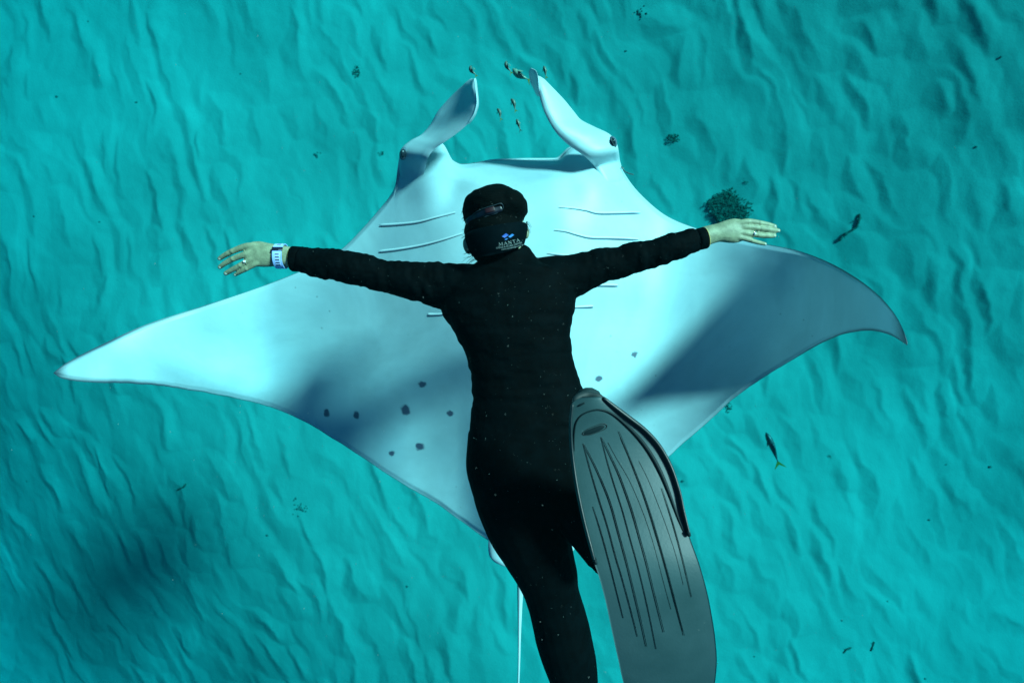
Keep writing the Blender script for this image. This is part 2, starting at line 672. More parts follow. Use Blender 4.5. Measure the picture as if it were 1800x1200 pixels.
SPOTS = [(568, 728, 5.5, 7), (623, 731, 5, 8), (713, 720, 8.5, 9), (745, 674, 8, 5.5), (794, 723, 6.5, 5), (685, 799, 6, 5),
         (737, 785, 8, 7), (1113, 623, 5, 5), (1048, 663, 6.5, 5)]


def manta_skin():
    m = material('manta_skin', (0.78, 0.80, 0.80), 0.52, 1.0)
    b = m.node_tree.nodes['Principled BSDF']
    geo = N(m, 'ShaderNodeNewGeometry')
    tc = N(m, 'ShaderNodeTexCoord')
    # faint mottling of the white belly
    nz = N(m, 'ShaderNodeTexNoise')
    nz.inputs['Scale'].default_value = 3.0
    nz.inputs['Detail'].default_value = 8
    L(m, tc.outputs['Object'], nz.inputs['Vector'])
    cr = N(m, 'ShaderNodeValToRGB')
    cr.color_ramp.elements[0].position = 0.3
    cr.color_ramp.elements[1].position = 0.7
    cr.color_ramp.elements[0].color = (0.42, 0.54, 0.59, 1)
    cr.color_ramp.elements[1].color = (0.55, 0.66, 0.69, 1)
    L(m, nz.outputs['Fac'], cr.inputs[0])
    # faint grey smudges and tiny specks in the skin
    n2 = N(m, 'ShaderNodeTexNoise')
    n2.inputs['Scale'].default_value = 1.6
    n2.inputs['Detail'].default_value = 10
    n2.inputs['Roughness'].default_value = 0.68
    n2.inputs['Distortion'].default_value = 0.6
    L(m, tc.outputs['Object'], n2.inputs['Vector'])
    r2 = N(m, 'ShaderNodeMapRange')
    r2.inputs['From Min'].default_value = 0.42
    r2.inputs['From Max'].default_value = 0.72
    r2.inputs['To Min'].default_value = 1.0
    r2.inputs['To Max'].default_value = 0.72
    L(m, n2.outputs['Fac'], r2.inputs['Value'])
    n3 = N(m, 'ShaderNodeTexVoronoi')
    n3.inputs['Scale'].default_value = 14
    L(m, tc.outputs['Object'], n3.inputs['Vector'])
    n3b = N(m, 'ShaderNodeTexNoise')
    n3b.inputs['Scale'].default_value = 5
    L(m, tc.outputs['Object'], n3b.inputs['Vector'])
    thr = N(m, 'ShaderNodeMapRange')
    thr.inputs['From Min'].default_value = 0.5
    thr.inputs['From Max'].default_value = 0.8
    thr.inputs['To Min'].default_value = 0.0
    thr.inputs['To Max'].default_value = 0.13
    L(m, n3b.outputs['Fac'], thr.inputs['Value'])
    lt = N(m, 'ShaderNodeMath', operation='LESS_THAN')
    L(m, n3.outputs['Distance'], lt.inputs[0])
    L(m, thr.outputs[0], lt.inputs[1])
    spk = N(m, 'ShaderNodeMath', operation='MULTIPLY_ADD')
    L(m, lt.outputs[0], spk.inputs[0])
    spk.inputs[1].default_value = -0.35
    L(m, r2.outputs[0], spk.inputs[2])
    mul = N(m, 'ShaderNodeVectorMath', operation='SCALE')
    L(m, cr.outputs[0], mul.inputs[0])
    L(m, spk.outputs[0], mul.inputs['Scale'])
    # position warp for ragged spots
    wz = N(m, 'ShaderNodeTexNoise')
    wz.inputs['Scale'].default_value = 45
    wz.inputs['Detail'].default_value = 3
    L(m, tc.outputs['Object'], wz.inputs['Vector'])
    wsub = N(m, 'ShaderNodeVectorMath', operation='SUBTRACT')
    L(m, wz.outputs['Color'], wsub.inputs[0])
    wsub.inputs[1].default_value = (0.5, 0.5, 0.5)
    wsc = N(m, 'ShaderNodeVectorMath', operation='SCALE')
    wsc.inputs['Scale'].default_value = 0.021
    L(m, wsub.outputs[0], wsc.inputs[0])
    wadd = N(m, 'ShaderNodeVectorMath', operation='ADD')
    L(m, tc.outputs['Object'], wadd.inputs[0])
    L(m, wsc.outputs[0], wadd.inputs[1])
    acc = None
    for (sx, sy, rx, ry) in SPOTS:
        d = float(belly_depth(np.array(sx), np.array(sy))) - 0.06
        p = at(sx, sy, d) - MANTA_AT
        s = N(m, 'ShaderNodeVectorMath', operation='SUBTRACT')
        L(m, wadd.outputs[0], s.inputs[0])
        s.inputs[1].default_value = p
        ml = N(m, 'ShaderNodeVectorMath', operation='MULTIPLY')
        L(m, s.outputs[0], ml.inputs[0])
        ml.inputs[1].default_value = (FPX / (rx * d * 1.15), FPX / (ry * d * 1.15), 0.5)
        ln = N(m, 'ShaderNodeVectorMath', operation='LENGTH')
        L(m, ml.outputs[0], ln.inputs[0])
        if acc is None:
            acc = ln.outputs['Value']
        else:
            mn = N(m, 'ShaderNodeMath', operation='MINIMUM')
            L(m, acc, mn.inputs[0])
            L(m, ln.outputs['Value'], mn.inputs[1])
            acc = mn.outputs[0]
    mr = N(m, 'ShaderNodeMapRange')
    mr.interpolation_type = 'SMOOTHSTEP'
    mr.inputs['From Min'].default_value = 1.15
    mr.inputs['From Max'].default_value = 0.6
    L(m, acc, mr.inputs['Value'])
    mx = N(m, 'ShaderNodeMix', data_type='RGBA')
    L(m, mr.outputs[0], mx.inputs['Factor'])
    L(m, mul.outputs[0], mx.inputs['A'])
    mx.inputs['B'].default_value = (0.07, 0.08, 0.13, 1)
    # dark margin of the wings
    at_ = N(m, 'ShaderNodeAttribute', attribute_name='rim')
    ma = N(m, 'ShaderNodeMath', operation='ADD')
    sz = N(m, 'ShaderNodeMath', operation='MULTIPLY')
    L(m, nz.outputs['Fac'], sz.inputs[0])
    sz.inputs[1].default_value = 0.010
    L(m, at_.outputs['Fac'], ma.inputs[0])
    L(m, sz.outputs[0], ma.inputs[1])
    mr2 = N(m, 'ShaderNodeMapRange')
    mr2.interpolation_type = 'SMOOTHSTEP'
    mr2.inputs['From Min'].default_value = 0.017
    mr2.inputs['From Max'].default_value = 0.005
    L(m, ma.outputs[0], mr2.inputs['Value'])
    mx2 = N(m, 'ShaderNodeMix', data_type='RGBA')
    L(m, mr2.outputs[0], mx2.inputs['Factor'])
    L(m, mx.outputs['Result'], mx2.inputs['A'])
    mx2.inputs['B'].default_value = (0.035, 0.05, 0.075, 1)
    # the back of the animal is dark: faces turned away from the belly side
    bk = N(m, 'ShaderNodeAttribute', attribute_name='back')
    mx3 = N(m, 'ShaderNodeMix', data_type='RGBA')
    L(m, bk.outputs['Fac'], mx3.inputs['Factor'])
    L(m, mx2.outputs['Result'], mx3.inputs['A'])
    mx3.inputs['B'].default_value = (0.03, 0.035, 0.045, 1)
    L(m, mx3.outputs['Result'], b.inputs['Base Color'])
    bump(m, 20, 0.12, 0.004, 5, stretch=(0.6, 1.6, 1))
    return m


MANTA_AT = at(915, 620, 2.25)
manta = empty('manta_ray', MANTA_AT)
tag(manta, 'huge manta ray gliding belly up under the diver, white belly with dark spots, wings spread', 'manta ray')
skin_m = manta_skin()
me, rimv = build_manta()
co = np.empty(len(me.vertices) * 3, np.float32)
me.vertices.foreach_get('co', co)
co = co.reshape(-1, 3) - np.array(MANTA_AT, np.float32)
me.vertices.foreach_set('co', co.ravel())
ra = me.attributes.new('rim', 'FLOAT', 'POINT')
ra.data.foreach_set('value', rimv.astype(np.float32)[:len(me.vertices)])
back = np.zeros(len(me.vertices), np.float32)
_ncol = 110 * ((470 - 6) + 8)      # vertices of one side of the disc
back[_ncol:2 * _ncol] = 1.0
ba = me.attributes.new('back', 'FLOAT', 'POINT')
ba.data.foreach_set('value', back)
me.update()
mbody = link('body', me, skin_m, manta)


def child_world(bm, mat, name, root, smooth=True):
    bmesh.ops.translate(bm, verts=bm.verts, vec=-root.location)
    return bm_obj(name, bm, mat, root, smooth)


def manta_surface(px, py):
    """front depth of the finished belly under a picture point, by casting a ray"""
    o = Vector((0, 0, CAM_Z)) - MANTA_AT
    d = (at(px, py, 1.0) - Vector((0, 0, CAM_Z))).normalized()
    hit, loc, nor, _ = mbody.ray_cast(o, d)
    if hit:
        return (CAM_Z - (loc + MANTA_AT).z)
    return 2.2


bpy.context.view_layer.update()
# gill slits
slit_m = material('gill_slit', (0.10, 0.14, 0.19), 0.7, 0.2)
flap_m = material('gill_flap', (0.74, 0.78, 0.80), 0.5, 0.3)
GILLS = [[(667, 398), (700, 396), (735, 392), (765, 384), (800, 375)],
         [(666, 444), (700, 440), (740, 433), (775, 424), (812, 412)],
         [(752, 554), (765, 554), (780, 553), (800, 548)],
         [(982, 365), (1005, 367), (1030, 371), (1050, 376), (1085, 376), (1125, 375)],
         [(974, 405), (995, 408), (1015, 414), (1038, 419), (1075, 420), (1122, 422)],
         [(962, 446), (985, 449), (1010, 452), (1060, 458), (1112, 462)],
         [(1022, 506), (1045, 503), (1085, 503)],
         [(1004, 542), (1020, 541), (1042, 540)],
         [(668, 492), (700, 492), (740, 488), (790, 482)]]
for g in GILLS:
    P = dense([(a, b) for a, b in g], 6)
    bm = bmesh.new()
    pts = [at(p[0], p[1], manta_surface(p[0], p[1]) - 0.0005) for p in P]
    n = len(pts)
    outer_first = g[0][0] < 900

    def taper(i):
        v = (i + .5) / n if outer_first else 1 - (i + .5) / n
        return min(1.0, v * 14) * (1 - v) ** 0.8
    rad = [(0.0007 + 0.0042 * taper(i), 0.0022) for i in range(n)]
    tube(bm, pts, rad, n=8)
    sl = child_world(bm, slit_m, 'gill_slit', manta)
    bm = bmesh.new()
    pts = [at(p[0], p[1] - 2.4, manta_surface(p[0], p[1] - 2.4) + 0.001) for p in P]
    rad = [(0.0020 + 0.0038 * taper(i), 0.0012 + 0.0014 * taper(i)) for i in range(n)]
    tube(bm, pts, rad, n=8)
    fl = child_world(bm, flap_m, 'gill_flap', manta)
# eyes
eye_dark = material('eye_dark', (0.02, 0.03, 0.04), 0.2, 0.6)
lid_m = material('eyelid', (0.10, 0.13, 0.17), 0.5, 0.4)
for (ex, ey, w, h, off) in ((709, 270, 6, 11, .012), (1077.5, 250, 6, 10, .016)):
    dd = manta_surface(ex + (5 if ex < 900 else -5), ey)
    for nm, mt, sc_, lift in (('eyelid', lid_m, 1.05, 0.0), ('eye', eye_dark, 0.72, 0.012)):
        bm = bmesh.new()
        bmesh.ops.create_uvsphere(bm, u_segments=24, v_segments=14, radius=1)
        M = Matrix.Translation(at(ex, ey, dd + off - lift)) @ Matrix.Rotation(math.radians(-18 if ex < 900 else 22), 4, 'Z') @ \
            Matrix.Diagonal((w * sc_ * dd / FPX, h * sc_ * dd / FPX, 0.022, 1))
        bmesh.ops.transform(bm, matrix=M, verts=bm.verts)
        child_world(bm, mt, nm, manta)
# tail
tail_m = material('tail_skin', (0.42, 0.47, 0.5), 0.5, 0.4)
noise_color(tail_m, (0.16, 0.19, 0.22), (0.62, 0.66, 0.68), scale=5, stretch=(8, .5, 8))
bm = bmesh.new()
tp = dense([(930, 930, 2.19), (922, 970, 2.19), (916, 1010, 2.18), (914, 1060, 2.17), (913, 1120, 2.16), (911.5, 1190, 2.15), (908, 1280, 2.14), (900, 1400, 2.14)], 6)
tube(bm, [at(*p) for p in tp], [0.030 * (1 - i / len(tp)) ** 3 + 0.0068 * (1 - 0.75 * i / len(tp)) for i in range(len(tp))], n=12)
child_world(bm, tail_m, 'tail', manta)

# ------------------------------------------------------------------ diver
skin = material('human_skin', (0.34, 0.29, 0.17), 0.55, 0.35)
noise_color(skin, (0.20, 0.22, 0.14), (0.29, 0.325, 0.205), scale=60, detail=4)
bump(skin, 260, 0.5, 0.0012, 3)
suit_m = material('neoprene', (0.001, 0.004, 0.005), 0.8, 0.04)
noise_color(suit_m, (0.0002, 0.0008, 0.001), (0.0005, 0.002, 0.0026), scale=25, detail=5)
bump(suit_m, 60, 0.3, 0.002, 4)

TORSO = [  # y, left, right, depth, half thickness m
    (447, 848, 938, 1.49, .060), (458, 842, 945, 1.49, .070), (466, 832, 958, 1.49, .080), (476, 812, 985, 1.49, .090),
    (490, 796, 1003, 1.50, .100), (510, 782, 1012, 1.50, .110), (545, 778, 1010, 1.50, .118), (580, 797, 1003, 1.50, .118),
    (615, 815, 1004, 1.50, .112), (650, 826, 1012, 1.50, .106), (680, 830, 1022, 1.50, .106), (705, 831, 1033, 1.50, .110),
    (740, 826, 1042, 1.50, .118), (780, 821, 1048, 1.50, .125), (820, 820, 1052, 1.50, .125), (860, 829, 1056, 1.51, .118),
    (890, 842, 1056, 1.52, .105), (912, 858, 1052, 1.53, .085), (924, 872, 1040, 1.53, .06)]


def loft_torso(bm, grow=0.0, n=40):
    R = dense(TORSO, 4)
    rings = []
    for r in R:
        y, l, rr, d, th = r
        c = at((l + rr) / 2, y, d)
        w = (rr - l) / 2 * d / FPX + grow
        ring = []
        for k in range(n):
            a = 2 * math.pi * k / n
            ca, sa = math.cos(a), math.sin(a)
            ex = 0.85
            ring.append(bm.verts.new(c + Vector((math.copysign(abs(ca) ** ex, ca) * w, 0,
                                                 math.copysign(abs(sa) ** ex, sa) * (th + grow)))))
        rings.append(ring)
    for a, b in zip(rings[:-1], rings[1:]):
        for k in range(n):
            bm.faces.new((a[k], a[(k + 1) % n], b[(k + 1) % n], b[k]))
    bm.faces.new(rings[0])
    bm.faces.new(rings[-1][::-1])


ARM_L = [(860, 512, 46, 1.50, 1.0), (820, 508, 45, 1.50, 1.0), (780, 503, 40, 1.50, 1.0), (740, 495, 35.5, 1.49, 1.0),
         (690, 488, 29.5, 1.48, 1.05), (640, 476, 28.5, 1.47, 1.05), (600, 467, 28, 1.46, 1.05), (560, 462, 25.5, 1.46, 1.0), (528, 457, 23.5, 1.46, .95)]
ARM_R = [(930, 505, 48, 1.50, 1.0), (970, 495, 45, 1.50, 1.0), (1010, 483, 38, 1.50, 1.0), (1050, 469, 31, 1.49, 1.0),
         (1100, 457, 28, 1.48, 1.0), (1150, 444, 25.5, 1.46, 1.0), (1200, 429, 23, 1.45, .95), (1225, 421, 20.5, 1.45, .9)]
LEG_L = [(890, 800, 66, 1.52, 1.0), (905, 860, 74, 1.53, 1.0), (926, 915, 73, 1.54, 1.0), (945, 965, 62.5, 1.56, 1.0), (961, 1008, 54, 1.58, 1.0),
         (971, 1045, 48.5, 1.60, 1.0), (982, 1085, 49, 1.62, 1.05), (993, 1130, 49, 1.63, 1.05), (1005, 1175, 45, 1.64, 1.0), (1018, 1240, 34, 1.66, 1.0), (1030, 1310, 24, 1.68, 1.0)]
THIGH_R = [(985, 800, 62, 1.50, 1.0), (1008, 850, 66, 1.49, 1.0), (1034, 900, 60, 1.47, 1.0), (1058, 945, 50, 1.45, 1.0), (1074, 978, 42, 1.42, 1.0)]
SHIN_R = [(1074, 976, 42, 1.42, 1.0), (1068, 930, 42, 1.34, 1.05), (1058, 870, 38, 1.26, 1.0), (1047, 812, 29, 1.17, 1.0), (1042, 775, 26, 1.11, 1.0)]
FOOT_R = [(1036, 742, 25, 1.10, 1.0), (1046, 790, 31, 1.095, .8), (1062, 850, 35, 1.09, .6), (1078, 905, 32, 1.08, .45)]
FOOT_L = [(1030, 1310, 25, 1.68, 1.1), (1034, 1345, 26, 1.70, 1.0), (1038, 1390, 28, 1.72, .7), (1040, 1440, 24, 1.73, .4)]
NECK = [(884, 405, 34, 1.47, 1.1), (888, 440, 40, 1.48, 1.1), (893, 470, 56, 1.49, 1.0), (895, 500, 70, 1.5, .9)]

HAND_L = {'palm': [(512, 452, 17.5, 1.455, .75), (500, 450, 18, 1.455, .72), (484, 449, 19.5, 1.455, .62), (468, 448, 21.5, 1.455, .50), (452, 446, 22.5, 1.455, .42), (440, 443, 19, 1.455, .40)],
          'fingers': [[(450, 433, 6.6), (432, 433, 6.0), (409, 441.5, 5.2), (396, 448, 4.7), (386, 454.5, 3.9)],
                      [(452, 440, 6.4), (434, 446, 5.9), (410, 455, 5.2), (397, 462, 4.7), (386.5, 469.5, 3.9)],
                      [(456, 449, 6.0), (441, 456, 5.5), (423, 466, 4.9), (409, 473.5, 4.6), (397, 480.5, 4.2)],
                      [(462, 458, 5.4), (449, 464, 4.8), (434, 472.5, 4.1), (423, 478, 3.7), (413.5, 483, 3.1)]],
          'thumb': [(474, 440, 8), (456, 441, 7), (444, 443, 6)]}
HAND_R = {'palm': [(1236, 416.5, 17.5, 1.45, .78), (1250, 412, 16.5, 1.45, .75), (1263, 409, 16.5, 1.45, .68), (1278, 407, 20, 1.45, .55), (1293, 405.5, 21.5, 1.45, .45), (1306, 403, 18, 1.45, .40)],
          'fingers': [[(1296, 394, 6.6), (1314, 390, 6.0), (1335, 392, 5.0), (1350, 395, 4.5), (1362, 398, 3.8)],
                      [(1296, 401, 6.4), (1316, 399.5, 5.8), (1338, 402, 5.0), (1356, 404.3, 4.6), (1368, 405.4, 3.9)],
                      [(1294, 409, 6.2), (1313, 410.5, 5.5), (1332, 413, 4.9), (1349, 414.6, 4.5), (1361, 414.4, 3.9)],
                      [(1288, 416, 5.8), (1305, 418.5, 4.9), (1321, 423, 4.3), (1334, 426.5, 3.9), (1345, 429, 3.2)]],
          'thumb': [(1262, 402, 7), (1276, 400, 6.6), (1290, 402, 6)]}


def hand(bm, H, d0):
    limb(bm, H['palm'], n=20, refine=3)
    for k, f in enumerate(H['fingers']):
        pr = []
        for j, (x, y, r) in enumerate(f):
            pr.append((x, y, r * 0.97, d0 - 0.003 * (j < 2) + [0, -.003, -.002, .004, .012][j], 1.0))
        limb(bm, pr, n=12, refine=4)
        # knuckle mound
        x, y, r = f[1]
        q = at(x, y, d0 - 0.006)
        for idx, sc_ in ((1, 1.02), (2, 1.02)):
            x, y, r = f[idx]
            M = Matrix.Translation(at(x, y, d0 - [0, .006, .0035][idx])) @ Matrix.Diagonal((r * sc_ * d0 / FPX, r * sc_ * d0 / FPX * .95, r * d0 / FPX, 1))
            b2 = bmesh.ops.create_uvsphere(bm, u_segments=12, v_segments=8, radius=1, matrix=M)
    pr = [(x, y, r * .95, d0 + .012 + .012 * j, 1.0) for j, (x, y, r) in enumerate(H['thumb'])]
    limb(bm, pr, n=12)
    # web between the palm and the fingers
    f = H['fingers']
    for a, b in zip(f[:-1], f[1:]):
        x0, y0 = (a[0][0] + b[0][0]) / 2, (a[0][1] + b[0][1]) / 2
        x1, y1 = (a[1][0] + b[1][0]) / 2, (a[1][1] + b[1][1]) / 2
        limb(bm, [(x0, y0, 6, d0, .8), (x1 * .9 + x0 * .1, y1 * .9 + y0 * .1, 4.5, d0 + .001, .8)], n=10)


def ellipsoid(bm, px, py, d, rx, ry, rz, rot=0.0, seg=28):
    M = Matrix.Translation(at(px, py, d)) @ Matrix.Rotation(math.radians(rot), 4, 'Z') @ \
        Matrix.Diagonal((rx * d / FPX, ry * d / FPX, rz, 1))
    bmesh.ops.create_uvsphere(bm, u_segments=seg, v_segments=seg // 2, radius=1, matrix=M)


PERSON_AT = at(925, 620, 1.5)
person = empty('person', PERSON_AT)
tag(person, 'diver in a black wetsuit seen from behind, arms stretched out, floating above the manta ray', 'person')


def place(me, name, mat, root=person):
    n = len(me.vertices)
    co = np.empty(n * 3, np.float32)
    me.vertices.foreach_get('co', co)
    co = co.reshape(-1, 3) - np.array(root.location, np.float32)
    me.vertices.foreach_set('co', co.ravel())
    me.update()
    me.materials.clear()
    return link(name, me, mat, root)


# the body itself: one continuous surface, a little slimmer than the suit
bm = bmesh.new()
loft_torso(bm, -0.008)
for r in (ARM_L, ARM_R):
    limb(bm, r, grow=-0.006)
for r in (LEG_L, THIGH_R, SHIN_R, FOOT_R, FOOT_L, NECK):
    limb(bm, r, grow=-0.006)
ellipsoid(bm, 872, 392, 1.48, 48, 54, .085)
ellipsoid(bm, 872, 425, 1.52, 36, 34, .06)          # jaw and chin, facing down to the manta
ellipsoid(bm, 872, 392, 1.565, 7, 12, .02)          # nose
ellipsoid(bm, 822, 432, 1.48, 8, 15, .02, 12)       # cheek and ear
ellipsoid(bm, 926, 411, 1.47, 4.5, 9, .012, -8)
limb(bm, [(540, 457, 20, 1.46, .9), (515, 452, 18, 1.455, .8)], n=16)
limb(bm, [(1210, 424, 18, 1.45, .9), (1238, 416, 16.5, 1.45, .8)], n=16)
hand(bm, HAND_L, 1.455)
hand(bm, HAND_R, 1.45)
bme = remesh(bm, 0.0023, smooth_it=2, factor=0.5)
body = place(bme, 'body', skin)

# the wetsuit over it
bm = bmesh.new()
loft_torso(bm, 0.0)
for r in (ARM_L, ARM_R, LEG_L, THIGH_R, SHIN_R):
    limb(bm, r, round_end=False)
limb(bm, NECK[1:], round_end=False)
limb(bm, [(905, 462, 30, 1.47, .8), (918, 448, 22, 1.46, .8)], n=16)   # stand of the collar on the right
sme = remesh(bm, 0.0042, smooth_it=3, factor=0.5)


def cloth(co, no):
    x, y, z = co[:, 0], co[:, 1], co[:, 2]
    # scalloped small folds on the sleeves and flanks, following the limb
    armness = smooth01((np.abs(x - 0.02) - 0.16) / 0.06) * (y > -0.2)
    flank = smooth01((0.30 - np.abs(y + 0.02)) / 0.1) * (1 - armness) * 0.7
    s = vnoise(x * 55 + 300 + y * 8, y * 22 + z * 14 + 300)
    s2 = vnoise(x * 120 + 500, y * 120 + z * 60 + 300)
    s3 = vnoise(y * 55 + 300, x * 16 + z * 14 + 300)
    d = armness * (0.0038 * (s - .5) * 2 + 0.0013 * (s2 - .5) * 2)
    d = d + flank * (0.0036 * (s3 - .5) * 2 + 0.0008 * (s2 - .5) * 2)
    d = d + 0.0016 * (vnoise(x * 18 + 90, y * 18 + z * 9 + 90) - .5) * 2
    return d


displace(sme, cloth)
suit = place(sme, 'wetsuit', suit_m)

# cuffs
cuff_m = material('cuff', (0.001, 0.006, 0.007), 0.7, 0.2)
trim_m = material('cuff_lining', (0.45, 0.36, 0.12), 0.7, 0.2)
for (x, y, w, d, ang) in ((515, 455, 22.5, 1.46, 2), (1239, 418, 19.5, 1.45, -14)):
    s = -1 if x < 900 else 1
    bm = bmesh.new()
    dx, dy = math.cos(math.radians(ang)), math.sin(math.radians(ang))
    rr = [(x - s * 14 * dx, y - s * 14 * dy, w - 0.6, d, .95), (x - s * 5 * dx, y - s * 5 * dy, w - .2, d, .95), (x, y, w - .3, d, .93), (x + s * 2.0 * dx, y + s * 2.0 * dy, w - 1.6, d, .9)]
    limb(bm, rr, n=28, refine=2, round_end=False)
    child_world(bm, suit_m, 'cuff', person)
    bm = bmesh.new()
    limb(bm, [(x + s * 0.5 * dx, y + s * .5 * dy, w - 1.6, d, .9), (x + s * 2.9 * dx, y + s * 2.9 * dy, w - 2.0, d, .9)], n=28, refine=2, round_end=False)
    child_world(bm, trim_m, 'cuff_lining', person)

# finger nails
nail_m = material('finger_nail', (0.38, 0.42, 0.36), 0.25, 0.5)
for H, d0, s in ((HAND_L, 1.455, -1), (HAND_R, 1.45, 1)):
    for f in H['fingers']:
        x0, y0, _ = f[-2]
        x1, y1, r1 = f[-1]
        a = math.atan2(-(y1 - y0), x1 - x0)
        bm = bmesh.new()
        M = Matrix.Translation(at(x1 + 0.2 * s, y1, d0 + .012 - r1 * .80 * d0 / FPX)) @ Matrix.Rotation(a, 4, 'Z') @ Matrix.Rotation(math.radians(14), 4, 'Y') @ \
            Matrix.Diagonal((r1 * .82 * d0 / FPX, r1 * .62 * d0 / FPX, .0022, 1))
        bmesh.ops.create_uvsphere(bm, u_segments=14, v_segments=8, radius=1, matrix=M)
        child_world(bm, nail_m, 'finger_nail', person)

# rings with a small stone
gold = material('ring_metal', (0.85, 0.75, 0.6), 0.15, 0.5, 1.0)
gem = material('gem_stone', (0.95, 0.93, 0.95), 0.03, 1.0)
gem.node_tree.nodes['Principled BSDF'].inputs['Coat Weight'].default_value = 1.0
for (x, y, r, d, ang) in ((432.5, 460.5, 5.6, 1.451, 30), (1324, 411.7, 5.4, 1.447, -7)):
    bm = bmesh.new()
    R = r * d / FPX
    nseg = 24
    ax = Vector((math.cos(math.radians(ang)), math.sin(math.radians(ang)), 0))
    sd = Vector((-ax.y, ax.x, 0))
    loop = [at(x, y, d) + sd * math.cos(2 * math.pi * k / nseg) * R + Vector((0, 0, 1)) * math.sin(2 * math.pi * k / nseg) * R for k in range(nseg + 1)]
    for k in range(nseg):
        tube(bm, [loop[k], loop[k + 1]], [0.0011, 0.0011], n=8, round_end=False, up=ax)
    o = child_world(bm, gold, 'ring', person)
    bm = bmesh.new()
    M = Matrix.Translation(at(x, y, d) + Vector((0, 0, R + .0012))) @ Matrix.Rotation(.5, 4, 'X') @ Matrix.Rotation(.6, 4, 'Y') @ Matrix.Scale(0.0042, 4)
    bmesh.ops.create_icosphere(bm, subdivisions=1, radius=1, matrix=M)
    bmesh.ops.translate(bm, verts=bm.verts, vec=-PERSON_AT)
    g = bm_obj('gem', bm, gem, None, smooth=False)
    g.parent = o

# wrist band (sports band with a window row and a dark clasp)
band_m = material('wrist_band', (0.30, 0.50, 0.95), 0.45, 0.4)
noise_color(band_m, (0.26, 0.45, 0.9), (0.36, 0.56, 0.98), scale=30)
dark_m = material('clasp', (0.01, 0.012, 0.03), 0.25, 0.6)
light_m = material('clasp_edge', (0.95, 0.8, 0.75), 0.08, 0.9, 0.9)
slot_m = material('slot', (0.03, 0.05, 0.12), 0.6, 0.3)
pale_m = material('slot_frame', (0.55, 0.70, 0.98), 0.4, 0.4)
wb = empty('wrist_band', (0, 0, 0))
wb.parent = person
WX, WY, WD, WW = 494.0, 450.5, 1.455, 20.0


def wrist_arc(u, lift=0.0):
    """point across the back of the wrist: u -1..1 from top to bottom of the picture"""
    a = u * math.pi / 2
    R = WW * WD / FPX
    return Vector((0, -math.sin(a) * (R + lift), math.cos(a) * (R * .80 + lift) + 0.0))


def band_piece(u0, u1, x0, x1, lift0, lift1, nu=14):
    bm = bmesh.new()
    c = at(WX, WY, WD)
    rows = []
    for i in range(nu + 1):
        u = u0 + (u1 - u0) * i / nu
        row = []
        for (xx, lf) in ((x0, lift0), (x0, lift1), (x1, lift1), (x1, lift0)):
            row.append(bm.verts.new(c + wrist_arc(u, lf) + Vector((xx * WD / FPX, 0, 0)) - PERSON_AT))
        rows.append(row)
    for a, b in zip(rows[:-1], rows[1:]):
        for k in range(4):
            bm.faces.new((a[k], a[(k + 1) % 4], b[(k + 1) % 4], b[k]))
    bm.faces.new(rows[0])
    bm.faces.new(rows[-1][::-1])
    return bm


# the strap goes all the way round
bm_obj('strap', band_piece(-2.0, 2.0, -7.6, 8.2, .0008, .0032, 60), band_m, wb, smooth=False)
bm_obj('clasp', band_piece(-.40, -.20, -8.6, 9.6, .0018, .0052), dark_m, wb, smooth=False)
bm_obj('clasp_edge', band_piece(-.26, -.20, 3.5, 10.2, .0050, .0058), light_m, wb, smooth=False)
for u in (-.78, -.62, -.02, .12, .26, .40, .54):
    bm_obj('slot_frame', band_piece(u - .055, u + .055, -3.6, 5.4, .0030, .0036, 3), pale_m, wb, smooth=False)
    bm_obj('slot', band_piece(u - .028, u + .028, -2.8, 4.4, .0034, .0040, 3), slot_m, wb, smooth=False)

# hair
hair_m = material('hair', (0.0008, 0.0016, 0.0015), 0.8, 0.04)
bump(hair_m, 40, 0.6, 0.004, 4, stretch=(1, 8, 1))
bm = bmesh.new()
ellipsoid(bm, 870, 369, 1.45, 58.5, 41, .10, 4)
ellipsoid(bm, 874, 350, 1.45, 38, 25, .07, 0)
ellipsoid(bm, 852, 372, 1.45, 40, 36, .08, 20)
ellipsoid(bm, 893, 362, 1.44, 33, 27, .085, -18)
ellipsoid(bm, 868, 410, 1.455, 52, 46, .098, 0)
ellipsoid(bm, 872, 440, 1.46, 44, 30, .07, 0)
hme = remesh(bm, 0.0035, smooth_it=4)
displace(hme, lambda co, no: 0.0025 * (vnoise(co[:, 0] * 30 + 50 + co[:, 2] * 20, co[:, 1] * 90 + 50) - .5) * 2)
hair = place(hme, 'hair', hair_m)
# loose strands
for k in range(46):
    bm = bmesh.new()
    sd = RNG.random(6)
    if k < 16:
        p0 = (828 + 14 * sd[0], 436 + 22 * sd[1])
        p1 = (p0[0] - 6 - 12 * sd[2], p0[1] + 2 + 14 * sd[3])
    elif k < 34:
        p0 = (818 + 4 * sd[0], 362 + 60 * sd[1])
        p1 = (p0[0] - 4 - 5 * sd[2], p0[1] + 8 * sd[3])
    else:
        p0 = (924 + 3 * sd[0], 388 + 14 * sd[1])
        p1 = (p0[0] + 3 + 6 * sd[2], p0[1] + 3 + 12 * sd[3])
    mid = ((p0[0] + p1[0]) / 2 + 3 * (sd[4] - .5), (p0[1] + p1[1]) / 2 - 3 * sd[5])
    P = dense([p0, mid, p1], 5)
    tube(bm, [at(p[0], p[1], 1.45) for p in P], [0.0007 * (1 - .7 * i / len(P)) for i in range(len(P))], n=5, up=Vector((0, 0, 1)))
    if k == 0:
        allb = bmesh.new()
    tmp = bpy.data.meshes.new('t')
    bm.to_mesh(tmp)
    bm.free()
    allb.from_mesh(tmp)
    bpy.data.meshes.remove(tmp)
o = child_world(allb, hair_m, 'loose_hair', person)
tag(o, kind='stuff')
